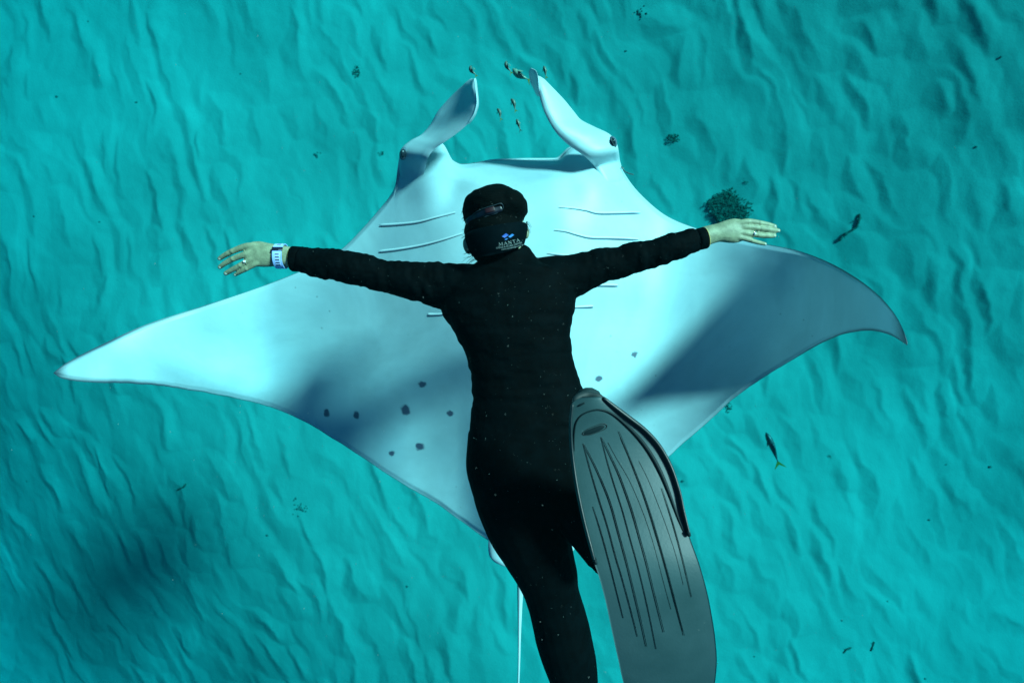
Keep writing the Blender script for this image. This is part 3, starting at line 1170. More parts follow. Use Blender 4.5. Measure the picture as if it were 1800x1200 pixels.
# tuft of hair at the right flank
# mask strap: a wide neoprene sleeve round the back of the head
strap_m = material('mask_strap', (0.001, 0.006, 0.009), 0.75, 0.05)
bump(strap_m, 120, 0.4, 0.001)
HEADC = (871, 408, 1.455)


def head_z(px, py, lift=0.0):
    """point on the strap surface (ellipsoid) seen at px, py"""
    rx, ry, rz = 58.0 * 1.455 / FPX, 70 * 1.455 / FPX, .104
    u = (px - HEADC[0]) * 1.4 / FPX / rx
    v = (py - HEADC[1]) * 1.4 / FPX / ry
    s = math.sqrt(max(0.03, 1 - u * u - v * v))
    return at(px, py, HEADC[2] - (rz * s) - lift)


def strap_y(t, u):
    """py for px-fraction t in -1..1 and u 0 top..1 bottom"""
    tilt = -10 * t
    top = 398 + tilt - 3 * (1 - t * t) + 7 * t ** 10
    bot = 441 + tilt + 5 * (1 - t * t)
    return top + (bot - top) * u


bm = bmesh.new()
NU, NV = 10, 40
outer = []
for j in range(NU + 1):
    row = []
    for i in range(NV + 1):
        t = -1 + 2 * i / NV
        px = 872 + 3.5 * j / NU + (55.5 - 10 * (j / NU) ** 1.6) * t
        row.append(bm.verts.new(head_z(px, strap_y(t, j / NU), 0.003 - 0.004 * (j in (0, NU)) )))
    outer.append(row)
for a, b in zip(outer[:-1], outer[1:]):
    for i in range(NV):
        bm.faces.new((a[i], a[i + 1], b[i + 1], b[i]))
geom = bmesh.ops.solidify(bm, geom=bm.faces[:], thickness=0.004)
strap = child_world(bm, strap_m, 'mask_strap', person)

# the faint rounded goggle strap end on the hair
clip_m = material('strap_end', (0.006, 0.008, 0.016), 0.35, 0.5)
edge_m = material('strap_end_edge', (0.04, 0.07, 0.09), 0.4, 0.5)
red_m = material('strap_end_mark', (0.025, 0.004, 0.008), 0.5, 0.4)


def hair_hit(px, py, lift=0.0):
    o = Vector((0, 0, CAM_Z)) - PERSON_AT
    d = (at(px, py, 1.0) - Vector((0, 0, CAM_Z))).normalized()
    hit, loc, nor, _ = hair.ray_cast(o, d)
    dep = CAM_Z - (loc + PERSON_AT).z if hit else 1.36
    return at(px, py, dep - lift)


bpy.context.view_layer.update()
mid = dense([(822, 392), (834, 381), (850, 373), (868, 369), (880, 365)], 5)
bm = bmesh.new()
tube(bm, [hair_hit(p[0], p[1], -0.001) for p in mid], [(.0100, .0035)] * len(mid), n=12)
se = child_world(bm, clip_m, 'strap_end', person)
bm = bmesh.new()
ang_pts = dense([(824, 386), (834, 374.5), (850, 366.5), (868, 361), (880, 357.5), (884.5, 362), (882, 369), (870, 376), (852, 381)], 5)
tube(bm, [hair_hit(p[0], p[1], .0035) for p in ang_pts], [.0006] * len(ang_pts), n=6)
child_world(bm, edge_m, 'strap_rim', person)
bm = bmesh.new()
tube(bm, [hair_hit(p[0], p[1], 0.0028) for p in dense([(853, 371), (862, 368.5), (869, 366.5)], 3)], [(.0065, .001)] * 7, n=10)
child_world(bm, red_m, 'strap_mark', person)

# lettering and mark on the strap
print_m = material('print_white', (0.20, 0.25, 0.25), 0.5, 0.2)
blue_m = material('print_blue', (0.015, 0.08, 0.36), 0.5, 0.2)
blue2_m = material('print_light_blue', (0.02, 0.15, 0.42), 0.5, 0.2)


def on_strap(polys, mat, name, parent=None):
    """polys: list of polygons in picture coordinates, laid on the strap as thin print"""
    bm = bmesh.new()
    for poly in polys:
        vs = [bm.verts.new(head_z(p[0], p[1], .0042)) for p in poly]
        bm.faces.new(vs)
    r = bmesh.ops.extrude_face_region(bm, geom=bm.faces[:])
    vs = [g for g in r['geom'] if isinstance(g, bmesh.types.BMVert)]
    bmesh.ops.translate(bm, verts=vs, vec=(0, 0, .0004))
    bmesh.ops.translate(bm, verts=bm.verts, vec=-PERSON_AT)
    return bm_obj(name, bm, mat, parent or person, smooth=False)


on_strap([[(882, 415.8), (889.3, 410), (894.2, 413.2), (887.3, 418.3)]], blue_m, 'emblem')
on_strap([[(893.3, 415.8), (900.3, 411), (904, 412.8), (897, 418)]], blue2_m, 'emblem')
on_strap([[(886.7, 421.8), (889.8, 419.0), (893.6, 419.0), (889.8, 421.6)]], blue2_m, 'emblem')


def stroke(a, b, w):
    dx, dy = b[0] - a[0], b[1] - a[1]
    l = math.hypot(dx, dy)
    nx, ny = -dy / l * w / 2, dx / l * w / 2
    return [(a[0] + nx, a[1] + ny), (b[0] + nx, b[1] + ny), (b[0] - nx, b[1] - ny), (a[0] - nx, a[1] - ny)]


GL = {  # serif capitals in a 1 x 1 box, y up: (ax, ay, bx, by, width)
    'M': [(.12, 0, .2, 1, .08), (.2, 1, .5, .1, .15), (.5, .1, .8, 1, .08), (.8, 1, .88, 0, .15), (0, .03, .26, .03, .06), (.74, .03, 1, .03, .06), (.05, .97, .25, .97, .06), (.75, .97, .95, .97, .06)],
    'A': [(.1, 0, .48, 1, .08), (.48, 1, .88, 0, .16), (.25, .35, .72, .35, .07), (0, .03, .25, .03, .06), (.7, .03, 1, .03, .06)],
    'N': [(.18, 0, .18, 1, .08), (.16, 1, .84, 0, .17), (.84, 0, .84, 1, .08), (.02, .03, .34, .03, .06), (.66, .97, 1, .97, .06), (0, .97, .24, .97, .06)],
    'T': [(.5, 0, .5, 1, .16), (.02, .95, .98, .95, .09), (.05, .8, .05, .97, .06), (.95, .8, .95, .97, .06), (.33, .03, .67, .03, .06)]}


def arc_pos(s, off):
    """baseline curve of the lettering: s px along, off px above"""
    x = 876.6 + s
    y = 432.4 - 0.12 * s - 0.0025 * s * s
    slope = -0.12 - 0.005 * s
    n = math.hypot(1, slope)
    return (x + slope / n * off * 1.0, y - off / n)


polys = []
cur = 0
for ch, w in zip('MANTA', (8.4, 6.2, 6.6, 5.6, 6.2)):
    for (ax, ay, bx, by, sw) in GL[ch]:
        a = arc_pos(cur + ax * w, ay * 5.6)
        b = arc_pos(cur + bx * w, by * 5.6)
        polys.append(stroke(a, b, sw * 5.0))
    cur += w + 1.2
on_strap(polys, print_m, 'lettering')


def font_line(text, s0, s1, drop, height):
    cu = bpy.data.curves.new('t', 'FONT')
    cu.body = text
    cu.size = 1
    cu.resolution_u = 2
    o = bpy.data.objects.new('t', cu)
    C.objects.link(o)
    dg = bpy.context.evaluated_depsgraph_get()
    tm = bpy.data.meshes.new_from_object(o.evaluated_get(dg))
    bpy.data.objects.remove(o)
    v = np.array([x.co[:] for x in tm.vertices])
    x0, x1 = v[:, 0].min(), v[:, 0].max()
    for vert, c in zip(tm.vertices, v):
        s = s0 + (c[0] - x0) / (x1 - x0) * (s1 - s0)
        p = arc_pos(s, -drop + c[1] * height)
        vert.co = head_z(p[0], p[1], .0046) - PERSON_AT
    return link('lettering', tm, print_m, person)


font_line('LODGE & SCUBA CENTRE', -4.5, 40, 4.3, 4.2)
font_line('www.mantalodge.com.au', 3.5, 41.5, 7.9, 3.8)

# the mask itself, worn on the face turned down to the manta
mask_m = material('mask_skirt', (0.02, 0.03, 0.04), 0.5, 0.4)
glass_m = material('mask_glass', (0.05, 0.1, 0.12), 0.05, 0.8)
bm = bmesh.new()
limb(bm, [(838, 404, 20, 1.555, .5), (872, 402, 24, 1.575, .7), (906, 404, 20, 1.555, .5)], n=20)
child_world(bm, mask_m, 'mask', person)
bm = bmesh.new()
for x in (856, 888):
    ellipsoid(bm, x, 402, 1.598, 13, 15, .004)
child_world(bm, glass_m, 'mask_glass', person)

# ------------------------------------------------------------------ swim fin
FIN_AT = at(1040, 740, 1.06)
fin = empty('swim_fin', FIN_AT)
tag(fin, 'large grey ribbed swim fin on the raised right foot of the diver', 'swim fin')
blade_m = material('fin_blade', (0.02, 0.055, 0.06), 0.5, 0.22)
noise_color(blade_m, (0.020, 0.056, 0.062), (0.032, 0.076, 0.084), scale=9, detail=8)
bump(blade_m, 190, 0.35, 0.0008, 4)
rail_m = material('fin_rail', (0.008, 0.020, 0.023), 0.45, 0.5)
pocket_m = material('fin_pocket', (0.012, 0.026, 0.028), 0.55, 0.4)
rib_m = material('fin_rib', (0.007, 0.018, 0.021), 0.5, 0.1)

FL = [(697, 1024), (703, 1012), (712, 1004), (740, 1001), (780, 1002), (840, 1009), (900, 1021), (950, 1033), (990, 1045), (1010, 1052),
      (1050, 1063), (1110, 1076), (1160, 1087), (1200, 1096), (1240, 1112), (1262, 1135)]
FR = [(697, 1058), (703, 1068), (712, 1080), (722, 1093), (742, 1117), (768, 1143), (800, 1165), (840, 1184), (880, 1197), (920, 1206), (945, 1213), (990, 1229), (1040, 1243),
      (1080, 1251), (1120, 1257), (1160, 1260), (1190, 1258), (1220, 1250), (1245, 1232), (1262, 1205)]


def fin_depth(px, py):
    t = (py - 697) / 565.0
    # blade bends: heel end flat, middle faces the light, tip curls away
    t = np.clip(t, 0, 1.1)
    d = 1.045 + 0.016 * np.sin(t * math.pi / 0.5) * np.exp(-(t / 0.4) ** 2) - 0.075 * smooth01((t - 0.12) / 0.5) + 0.42 * np.clip(t - 0.48, 0, 1) ** 2
    c = (interp(py, FL) + interp(py, FR)) / 2
    w = (interp(py, FR) - interp(py, FL)) / 2
    return d + 0.009 * ((px - c) / w) ** 2


ys = np.concatenate([np.linspace(697, 1262, 190)])
us = np.linspace(0, 1, 70)
lx = cubic(ys, FL)
rx = cubic(ys, FR)
PX = lx[:, None] + (rx - lx)[:, None] * us[None]
PY = np.repeat(ys[:, None], len(us), 1)
# rows are slanted so that the blade's tip edge is square to its own axis
PD = fin_depth(PX, PY)
front = at_np(PX, PY, PD)
backs = at_np(PX, PY, PD + 0.006)
V = np.concatenate([front.reshape(-1, 3), backs.reshape(-1, 3)])
nr, ncc = PX.shape
q = [grid_quads(nr, ncc, flip=True), grid_quads(nr, ncc, base=nr * ncc)]
i = np.arange(nr - 1)
B = nr * ncc
for c0, fl in ((0, False), (ncc - 1, True)):
    s = np.stack([i * ncc + c0, (i + 1) * ncc + c0, B + (i + 1) * ncc + c0, B + i * ncc + c0], -1)
    q.append(s[:, ::-1] if fl else s)
j = np.arange(ncc - 1)
for r0, fl in ((0, True), (nr - 1, False)):
    s = np.stack([r0 * ncc + j, r0 * ncc + j + 1, B + r0 * ncc + j + 1, B + r0 * ncc + j], -1)
    q.append(s[:, ::-1] if fl else s)
V = V - np.array(FIN_AT)
bme = mesh_np('blade', V, np.concatenate(q))
link('blade', bme, blade_m, fin)


def fin_tube(rows, mat, name, lift=0.0, n=10, refine=6, label=None):
    """rows: px, py, half width px, height m"""
    R = dense(rows, refine)
    bm = bmesh.new()
    pts = [at(r[0], r[1], float(fin_depth(r[0], r[1])) - lift) for r in R]
    tube(bm, pts, [(max(.0004, r[2] * 1.03 / FPX), max(.0004, r[3])) for r in R], n=n)
    o = child_world(bm, mat, name, fin)
    return o


# side rails
fin_tube([(1062, 700, 3, .006), (1082, 716, 4, .008), (1107, 735, 4.4, .010), (1134, 756, 4, .010), (1158, 783, 4.2, .010), (1178, 819, 3.9, .010), (1192, 860, 3.3, .010),
          (1199, 893, 3.4, .011), (1207, 925, 2.8, .010), (1210, 938, 2.2, .01)], rail_m, 'side_rail', 0.003, 14)
fin_tube([(1006, 712, 3, .006), (1003, 745, 3.2, .010), (1005, 790, 3.4, .012), (1013, 850, 3.6, .013), (1025, 908, 3.6, .012), (1038, 958, 3.2, .011), (1046, 988, 2.2, .008)], rail_m, 'side_rail', 0.003, 14)
for (x, y) in ((1209, 936), (1046, 985)):
    bm = bmesh.new()
    dd = float(fin_depth(x, y))
    M = Matrix.Translation(at(x, y, dd - .004)) @ Matrix.Rotation(math.radians(14), 4, 'Z') @ Matrix.Diagonal((.0065, .010, .016, 1))
    bmesh.ops.create_cube(bm, size=1, matrix=M)
    bmesh.ops.bevel(bm, geom=bm.edges[:], offset=.0012, segments=2, affect='EDGES')
    child_world(bm, rib_m, 'rail_stop', fin)
# inner moulded line of the pocket
fin_tube([(1009.5, 792, 1.0, .001), (1009.5, 765, 1.2, .0016), (1013, 743, 1.3, .0018), (1023, 729, 1.4, .002), (1042, 721, 1.4, .002), (1058, 720.5, 1.5, .002), (1076, 727, 2.2, .003), (1100, 746, 3.0, .004),
          (1125, 772, 3.6, .004), (1145, 800, 4.0, .005), (1162, 832, 4.0, .005), (1176, 866, 3.2, .004), (1190, 905, 2.0, .003), (1201, 932, 1.0, .002)], rib_m, 'pocket_seam', 0.0008, 10)
# ribs and grooves in V pairs
K = 1 / 2.3077


def crop_pts(pts):
    return [(980 + a * K, 680 + b * K) for a, b in pts]


RIBS = [([(103, 230), (130, 330), (165, 450), (200, 560), (235, 690), (262, 780), (300, 920), (322, 1010)], 1.0),
        ([(103, 230), (145, 310), (185, 400), (215, 480), (245, 590), (275, 700), (300, 800), (330, 925), (358, 1050)], 1.35),
        ([(175, 203), (200, 300), (230, 400), (262, 500), (292, 610), (320, 710), (345, 810), (372, 930), (398, 1060)], 0.9),
        ([(175, 203), (210, 275), (245, 350), (275, 430), (302, 510), (330, 610), (355, 700), (380, 800), (405, 900), (428, 992)], 1.4),
        ([(246, 180), (280, 262), (315, 350), (345, 430), (372, 510), (400, 605), (425, 690), (452, 790), (480, 895), (510, 1005)], 1.3),
        ([(254, 205), (287, 282), (322, 366), (352, 444), (380, 526), (408, 620), (432, 704), (456, 790), (484, 898), (508, 990)], 0.9),
        ([(420, 410), (440, 470), (462, 540), (485, 620), (508, 710), (526, 785), (541, 850)], 1.0),
        ([(142, 485), (165, 555), (190, 640), (215, 735), (240, 835), (265, 935)], 0.9),
        ([(205, 225), (240, 290), (290, 375), (340, 490), (385, 620), (430, 790), (460, 900)], 0.35),
        ([(330, 300), (370, 380), (410, 480), (440, 560), (480, 680), (510, 800)], 0.35)]
for pts, w in RIBS:
    P = crop_pts(pts)
    n = len(P)
    rows = []
    for k, (x, y) in enumerate(P):
        e = math.sin(math.pi * min(1, (k + .35) / (n * .35)) / 2) * (1 - 0.75 * max(0, (k / (n - 1) - .45) / .55))
        rows.append((x, y, max(.18, 0.56 * w * e), .0012 * w * e + .0004))
    fin_tube(rows, rib_m, 'rib', 0.0003, 8, 5)
    if w > .8:
        rows2 = [(r[0] + 1.9 * w, r[1], r[2] * .55, r[3] * .8) for r in rows]
        fin_tube(rows2, blade_m, 'rib', 0.0002, 8, 5)
# drain hole: rounded recess
fin_tube([(1028, 762, 3.0, .002), (1033, 759.5, 4.6, .0025), (1045, 755, 5.4, .0028), (1056, 750.5, 4.8, .0025), (1061, 748.5, 3.0, .002)], rib_m, 'drain_hole', -0.0010, 14)
fin_tube([(1026.5, 764, .6, .001), (1024.5, 761, .7, .001), (1033, 754, .7, .001), (1046, 748.5, .7, .001), (1058, 744.5, .7, .001), (1066, 746, .7, .001), (1065.5, 752, .7, .001),
          (1055, 757.5, .7, .001), (1040, 763, .7, .001), (1027, 764.5, .7, .001)], pocket_m, 'drain_rim', 0.0006, 8)
# foot pocket on the far side, heel opening at the top
bm = bmesh.new()
pocket = [(1034, 704, 26, 1.10, .9), (1040, 730, 33, 1.105, .95), (1052, 775, 41, 1.105, .85), (1066, 830, 47, 1.09, .7), (1082, 890, 44, 1.075, .45), (1096, 945, 34, 1.05, .25)]
limb(bm, pocket, n=28, refine=4)
child_world(bm, pocket_m, 'foot_pocket', fin)
# heel tab
bm = bmesh.new()
limb(bm, [(1010, 711, 5, 1.062, .8), (1014, 701, 7, 1.065, .8), (1024, 696, 8, 1.068, .8), (1036, 694, 7, 1.068, .8), (1050, 697, 7, 1.064, .8), (1060, 702, 5, 1.06, .8)], n=16)
child_world(bm, pocket_m, 'heel_strap', fin)
fin_tube([(1017, 713, 1.2, .0012), (1021, 711, 2.0, .0015), (1027, 708, 1.4, .0012)], rib_m, 'buckle_hole', 0.0010, 10)

# ------------------------------------------------------------------ fish
fish_m = material('fish_skin', (0.10, 0.13, 0.10), 0.4, 0.5)
noise_color(fish_m, (0.04, 0.06, 0.05), (0.16, 0.19, 0.14), scale=30)
fish_dark = material('fish_skin_dark', (0.03, 0.05, 0.07), 0.35, 0.5)
noise_color(fish_dark, (0.015, 0.03, 0.05), (0.09, 0.13, 0.11), scale=50, stretch=(1, 6, 1))
fish_pale = material('fish_skin_pale', (0.22, 0.30, 0.22), 0.4, 0.5)
tail_y = material('yellow_tail', (0.45, 0.42, 0.06), 0.5, 0.4)
feye_m = material('fish_eye', (0.01, 0.01, 0.01), 0.2, 0.6)


def make_fish(head, tail, w, d, mat, label, bend=0.0, group='small fish swimming above the sand', yellow=True):
    """head and tail in picture px; w = half width px"""
    h = at(head[0], head[1], d)
    t = at(tail[0], tail[1], d)
    root = empty('fish', (h + t) / 2)
    tag(root, label, 'fish', group)
    ax = (t - h)
    Ln = ax.length
    ax.normalize()
    side = Vector((-ax.y, ax.x, 0))
    R = w * d / FPX
    prof = [(0, .25), (.06, .6), (.16, .9), (.30, 1.0), (.45, .92), (.6, .72), (.75, .45), (.88, .2), (.97, .13)]
    bm = bmesh.new()
    pts = []
    for s, r in prof:
        off = bend * R * math.sin(s * math.pi * 1.4) * 1.2
        pts.append(h + ax * (Ln * .82 * s) + side * off)
    P = dense([tuple(p) for p in pts], 3)
    rr = np.interp(np.linspace(0, 1, len(P)), np.linspace(0, 1, len(prof)), [r for _, r in prof])
    tube(bm, [Vector(p) for p in P], [(R * r, R * r * 1.25) for r in rr], n=12)
    child_world(bm, mat, 'body', root)
    # forked tail
    end = Vector(P[-1])
    bm = bmesh.new()
    a = Ln * .22
    for sg in (-1, 1):
        for dz in (0,):
            p0 = end - ax * a * .12
            p1 = end + ax * a * .95 + side * sg * a * .62 + Vector((0, 0, sg * a * .35))
            p2 = end + ax * a * .42
            th = Vector((0, 0, .0006))
            v = [bm.verts.new(x + s_ * th) for s_ in (1, -1) for x in (p0, p1, p2)]
            bm.faces.new((v[0], v[1], v[2]))
            bm.faces.new((v[5], v[4], v[3]))
            for k in range(3):
                bm.faces.new((v[k], v[3 + k], v[3 + (k + 1) % 3], v[(k + 1) % 3]))
    child_world(bm, tail_y if yellow else mat, 'tail_fin', root, smooth=False)
    # dorsal ridge fin and pectoral fins
    bm = bmesh.new()
    tube(bm, [h + ax * Ln * .25 + Vector((0, 0, R * 1.0)), h + ax * Ln * .42 + Vector((0, 0, R * 1.5)), h + ax * Ln * .62 + Vector((0, 0, R * .9))],
         [(R * .06, R * .2), (R * .09, R * .5), (R * .05, R * .2)], n=8)
    child_world(bm, mat, 'dorsal_fin', root)
    for sg in (-1, 1):
        bm = bmesh.new()
        b0 = h + ax * Ln * .24 + side * sg * R * .8
        tube(bm, [b0, b0 + ax * R * 1.1 + side * sg * R * .55], [(R * .28, R * .08), (R * .12, R * .05)], n=8)
        child_world(bm, fish_pale, 'pectoral_fin', root)
        bm = bmesh.new()
        M = Matrix.Translation(h + ax * Ln * .07 + side * sg * R * .52 + Vector((0, 0, R * .3))) @ Matrix.Scale(max(R * .16, .0006), 4)
        bmesh.ops.create_uvsphere(bm, u_segments=10, v_segments=6, radius=1, matrix=M)
        child_world(bm, feye_m, 'eye', root)
    return root


g = 'small fish swimming ahead of the manta ray'
make_fish((827.5, 116), (836, 137), 3.4, 2.3, fish_m, 'tiny dark fish just above the tip of the left horn fin of the manta ray', -.6, g)
make_fish((890, 108), (897.5, 132), 3.3, 2.4, fish_m, 'tiny dark curved fish left of the larger green fish, ahead of the manta ray', -.6, g)
make_fish((902, 122), (933, 146), 5.6, 2.5, fish_pale, 'pale green fish, the widest one, beside the folded right horn fin tip', -.3, g)
make_fish((955.5, 117), (961.5, 139), 3.0, 2.45, fish_m, 'tiny dark fish right of the folded horn fin tip', .2, g)
make_fish((874, 191.5), (883, 212), 2.9, 2.4, fish_m, 'tiny dark fish leftmost of the three between the horn fins', .5, g)
make_fish((898.5, 174.5), (909, 197), 3.4, 2.4, fish_m, 'tiny fish with yellow tail, topmost of the three between the horn fins', .4, g)
make_fish((908, 210), (916, 232), 3.0, 2.4, fish_m, 'tiny dark fish lowest of the three between the horn fins', .1, g, yellow=False)
make_fish((932, 132), (933.5, 146), 1.6, 2.35, fish_dark, 'tiniest dark fish tucked against the folded horn fin tip', .3, g, yellow=False)
make_fish((1347, 761), (1373, 823), 5.4, 5.2, fish_dark, 'slim dark fish with a yellow forked tail, swimming alone right of the swim fin', .1, 'lone fish right of the swim fin')
# slender thread-like fish behind the ray's right eye
bm = bmesh.new()
P = dense([(1093, 294), (1098, 301), (1106, 305), (1113, 307)], 5)
tube(bm, [at(p[0], p[1], 2.2) for p in P], [.0035, .004] + [.0025] * (len(P) - 2), n=8)
o = bm_obj('remora', bm, fish_dark)
tag(o, 'thin dark sliver of a fish just behind the right eye of the manta ray', 'fish')

# ------------------------------------------------------------------ things on the sand
weed_m = material('seaweed', (0.05, 0.075, 0.035), 0.8, 0.2)
noise_color(weed_m, (0.075, 0.10, 0.07), (0.11, 0.14, 0.09), scale=5)
wood_m = material('drift_stick', (0.06, 0.06, 0.045), 0.9, 0.1)
noise_color(wood_m, (0.12, 0.12, 0.09), (0.20, 0.20, 0.15), scale=20)


def weed_clump(px, py, r_px, label, n=240, squash=0.8, seed=1, name='seaweed_clump', leaf=1.0, hgt=0.5):
    rs = np.random.default_rng(seed)
    c = on_ground(px, py)
    R = r_px * CAM_Z / FPX
    root = empty(name, c)
    tag(root, label, 'seaweed')
    # holdfast: lumpy stems
    bm = bmesh.new()
    for k in range(max(5, n // 20)):
        a = rs.random() * 2 * math.pi
        q = R * .75 * math.sqrt(rs.random())
        top = c + Vector((math.cos(a) * q, math.sin(a) * q * squash, R * hgt * (.4 + .6 * rs.random())))
        b0 = c + Vector((math.cos(a) * q * .35, math.sin(a) * q * .35, -.05))
        tube(bm, [b0, (b0 + top) / 2 + Vector(((rs.random() - .5) * .2 * R, (rs.random() - .5) * .2 * R, 0)), top], [.02 * R, .016 * R, .008 * R], n=6)
    child_world(bm, wood_m, 'stems', root)
    # fronds: small curled blades, lobed outline with gaps
    bm = bmesh.new()
    for k in range(n):
        a = rs.random() * 2 * math.pi
        lob = 0.92 + 0.09 * math.sin(2 * a + seed) + 0.07 * math.sin(5 * a + 2 * seed) + 0.16 * (rs.random() ** 4)
        q = R * lob * rs.random() ** .6
        z = R * hgt * rs.random()
        p = c + Vector((math.cos(a) * q, math.sin(a) * q * squash, z))
        d = Vector((math.cos(a) + rs.normal() * .7, math.sin(a) + rs.normal() * .7, rs.normal() * .4)).normalized()
        ln = R * (.14 + .16 * rs.random()) * leaf
        sd = d.cross(Vector((rs.normal() * .4, rs.normal() * .4, 1))).normalized() * ln * (.22 + .2 * rs.random())
        up = Vector((0, 0, ln * .25))
        v = [bm.verts.new(x) for x in (p - d * ln, p - sd + up * .3, p + d * ln, p + sd + up * .3, p + up)]
        for t3 in ((0, 1, 4), (1, 2, 4), (2, 3, 4), (3, 0, 4)):
            bm.faces.new([v[i_] for i_ in t3])
    o = child_world(bm, weed_m, 'fronds', root, smooth=False)
    tag(o, kind='stuff')
    return root


weed_clump(1282, 368, 37, 'big dark seaweed clump behind the right hand of the diver', 1500, 0.88, 3, leaf=.42, hgt=.22)
weed_clump(627, 127, 8, 'small dark seaweed tuft on the sand upper left of the horn fins', 60, 1.2, 5, leaf=1.2)
weed_clump(1183, 243, 10, 'small dark seaweed tuft on the sand right of the right eye of the manta ray', 70, .8, 8, leaf=1.2)
weed_clump(1311, 321, 4, 'tiny dark weed tuft just above the big seaweed clump', 30, 1, 9, leaf=1.2)
weed_clump(670, 270, 5, 'tiny weed tuft just left of the left eye of the manta ray', 30, 1, 12, leaf=1.2)
weed_clump(1279, 716, 8, 'thin weed tuft at the trailing edge of the right wing', 40, 1.2, 14, leaf=1.2)
weed_clump(1458, 802, 4, 'tiny dark weed tuft right of the lone fish', 20, 1, 16, leaf=1.2)


def stick(pts, r, label, mat=wood_m, name='driftwood_stick'):
    P = dense([(a, b) for a, b in pts], 4)
    bm = bmesh.new()
    rs = np.random.default_rng(int(pts[0][0]))
    W = []
    for p in P:
        q = on_ground(p[0], p[1])
        W.append(q + Vector((0, 0, r * .8)))
    tube(bm, W, [r * (.6 + .8 * rs.random()) for _ in W], n=10)
    # side stubs
    for k in range(5):
        i_ = 2 + int(rs.random() * (len(W) - 4))
        tube(bm, [W[i_], W[i_] + Vector(((rs.random() - .5) * 5 * r, (rs.random() - .5) * 5 * r, r))], [r * .5, r * .25], n=6)
    c = W[len(W) // 2].copy()
    bmesh.ops.translate(bm, verts=bm.verts, vec=-c)
    o = bm_obj(name, bm, mat)
    o.location = c
    tag(o, label, 'stick')
    return o


stick([(1510, 378), (1508, 390), (1504, 400), (1494, 407), (1484, 413), (1475, 422)], .019, 'dark bent stick lying on the sand right of the seaweed clump')
stick([(1483, 1146), (1488, 1140), (1496, 1137)], .011, 'short dark twig on the sand near the bottom right, left one of two')
stick([(1531, 1142), (1534, 1134), (1536, 1128)], .009, 'short dark twig on the sand near the bottom right, right one of two')
stick([(313, 860), (319, 857), (325, 854), (327, 850)], .013, 'tiny curved twig on the sand below the left wing of the manta ray')

peb_m = material('pebble', (0.06, 0.06, 0.05), 0.8, 0.3)
noise_color(peb_m, (0.14, 0.14, 0.12), (0.28, 0.27, 0.21), scale=8)
clusters = [(558, 272, 13, 5, 9, 'cluster on the sand left of the left eye'),
            (1128, 26, 9, 20, 12, 'cluster at the top edge right of the horn fins'),
            (530, 893, 14, 18, 22, 'cluster below the trailing edge of the left wing')]
gid = 0
for (cx, cy, sx, sy, n, label) in clusters:
    rs = np.random.default_rng(int(cx))
    for k in range(n):
        p = on_ground(cx + rs.normal() * sx * .55, cy + rs.normal() * sy * .55)
        r = .012 + .014 * rs.random() ** 2
        bm = bmesh.new()
        bmesh.ops.create_icosphere(bm, subdivisions=2, radius=1)
        for v in bm.verts:
            v.co *= 1 + .25 * mnoise.noise(v.co * 1.7 + Vector((k, cx, 0)))
        bmesh.ops.transform(bm, matrix=Matrix.Diagonal((r, r * .8, r * .6, 1)), verts=bm.verts)
        o = bm_obj('pebble', bm, peb_m)
        o.location = p + Vector((0, 0, r * .2))
        o.rotation_euler.z = rs.random() * 6
        tag(o, 'dark pebble in the ' + label, 'pebble', 'pebbles of the ' + label)
lone = [(48, 845, 'at the left edge below the left wing tip'), (175, 390, 'above the left wing tip, left of the left hand'),
        (100, 170, 'near the upper left corner'), (155, 38, 'at the top edge far left'), (1716, 258, 'near the right edge above the stick'),
        (1760, 100, 'in the upper right corner'), (1663, 816, 'right of the lone fish'), (1633, 913, 'below the right wing tip, far right'),
        (1560, 1056, 'above the two twigs'), (1626, 1192, 'at the bottom edge far right'), (1326, 1153, 'at the bottom right of the swim fin'),
        (423, 130, 'between the upper left corner and the small weed tuft'), (240, 180, 'upper left, below and right of the corner'),
        (1200, 845, 'just right of the rail of the swim fin'), (1480, 1090, 'left of the twigs near the bottom'),
        (60, 380, 'at the left edge, level with the head of the diver'), (470, 940, 'left of the pebble cluster below the left wing'),
        (1740, 820, 'near the right edge, level with the lone fish'), (716, 1030, 'left of the tail of the manta ray'),
        (1100, 90, 'just below the pebble cluster at the top edge')]
for k, (x, y, where) in enumerate(lone):
    p = on_ground(x, y)
    r = .012 + .012 * random.random()
    bm = bmesh.new()
    bmesh.ops.create_icosphere(bm, subdivisions=2, radius=1)
    for v in bm.verts:
        v.co *= 1 + .25 * mnoise.noise(v.co * 1.7 + Vector((k, 3, 0)))
    bmesh.ops.transform(bm, matrix=Matrix.Diagonal((r * 1.2, r * .8, r * .6, 1)), verts=bm.verts)
    o = bm_obj('pebble', bm, peb_m)
    o.location = p + Vector((0, 0, r * .2))
    tag(o, 'dark pebble ' + where, 'pebble', 'lone pebbles scattered on the sand')

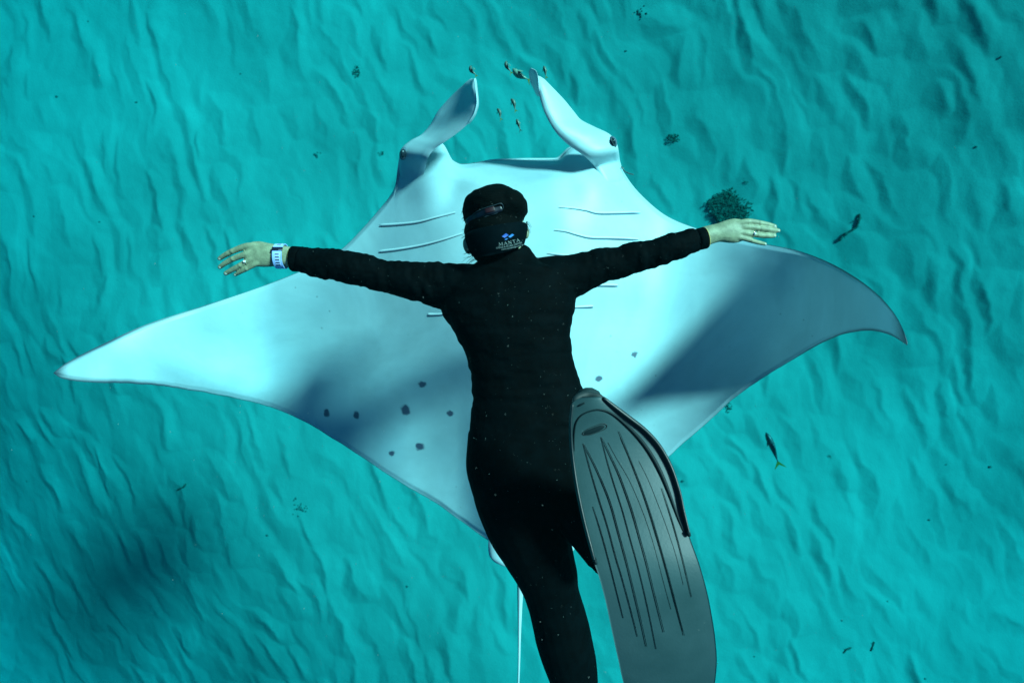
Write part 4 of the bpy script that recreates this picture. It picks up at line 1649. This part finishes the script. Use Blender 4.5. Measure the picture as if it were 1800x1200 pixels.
# ------------------------------------------------------------------ drifting particles
snow_m = material('marine_snow', (0.20, 0.27, 0.25), 0.8, 0.3)
NS = 1900
rs = np.random.default_rng(5)
d = 0.60 + 0.78 * rs.random(NS) ** 0.7
px = 920 + rs.normal(size=NS) * 330
py = 600 + rs.normal(size=NS) * 420
ctr = at_np(px, py, d)
r = (0.00028 + 0.00055 * rs.random(NS) ** 4 + (rs.random(NS) < .003) * .0005) * (0.5 + d * .5)
octv = np.array([(1, 0, 0), (-1, 0, 0), (0, 1, 0), (0, -1, 0), (0, 0, 1), (0, 0, -1)], float)
octf = [(0, 2, 4), (2, 1, 4), (1, 3, 4), (3, 0, 4), (2, 0, 5), (1, 2, 5), (3, 1, 5), (0, 3, 5)]
V = ctr[:, None, :] + octv[None] * r[:, None, None] * (0.7 + 0.6 * rs.random((NS, 6, 1)))
F = (np.arange(NS)[:, None, None] * 6 + np.array(octf)[None]).reshape(-1, 3)
me = bpy.data.meshes.new('marine_snow')
me.from_pydata(V.reshape(-1, 3).tolist(), [], F.tolist())
o = link('marine_snow', me, snow_m)
tag(o, 'tiny pale particles drifting in the water around the diver', kind='stuff')

# ------------------------------------------------------------------ the water's haze
hz = bpy.data.materials.new('water_haze')
hz.use_nodes = True
hn = hz.node_tree.nodes
hn.clear()
ho = hn.new('ShaderNodeOutputMaterial')
ab = hn.new('ShaderNodeVolumePrincipled')
# scattering and absorption per metre (red dies first under water)
SIG_S = np.array([0.0002, 0.0026, 0.0030])
SIG_A = np.array([0.250, 0.041, 0.0265])
DENS = 0.30
# principled volume: scatter = density*color ; absorption = density*(1-color)*(1-sqrt(absorption_color))
ab.inputs['Density'].default_value = DENS
sc_c = SIG_S / DENS
ab.inputs['Color'].default_value = (*[float(x) for x in sc_c], 1)
ac = [max(0.0, 1 - SIG_A[i] / (DENS * (1 - sc_c[i]))) ** 2 for i in range(3)]
ab.inputs['Absorption Color'].default_value = (*[float(x) for x in ac], 1)
ab.inputs['Anisotropy'].default_value = 0.3
hz.node_tree.links.new(ab.outputs[0], ho.inputs['Volume'])
bm = bmesh.new()
bmesh.ops.create_cube(bm, size=1, matrix=Matrix.Translation((0, 0, 3.25)) @ Matrix.Diagonal((160, 160, 10.5, 1)))
o = bm_obj('haze', bm, hz, smooth=False)
tag(o, 'clear blue green sea water that tints the sand and dims far things', kind='stuff')
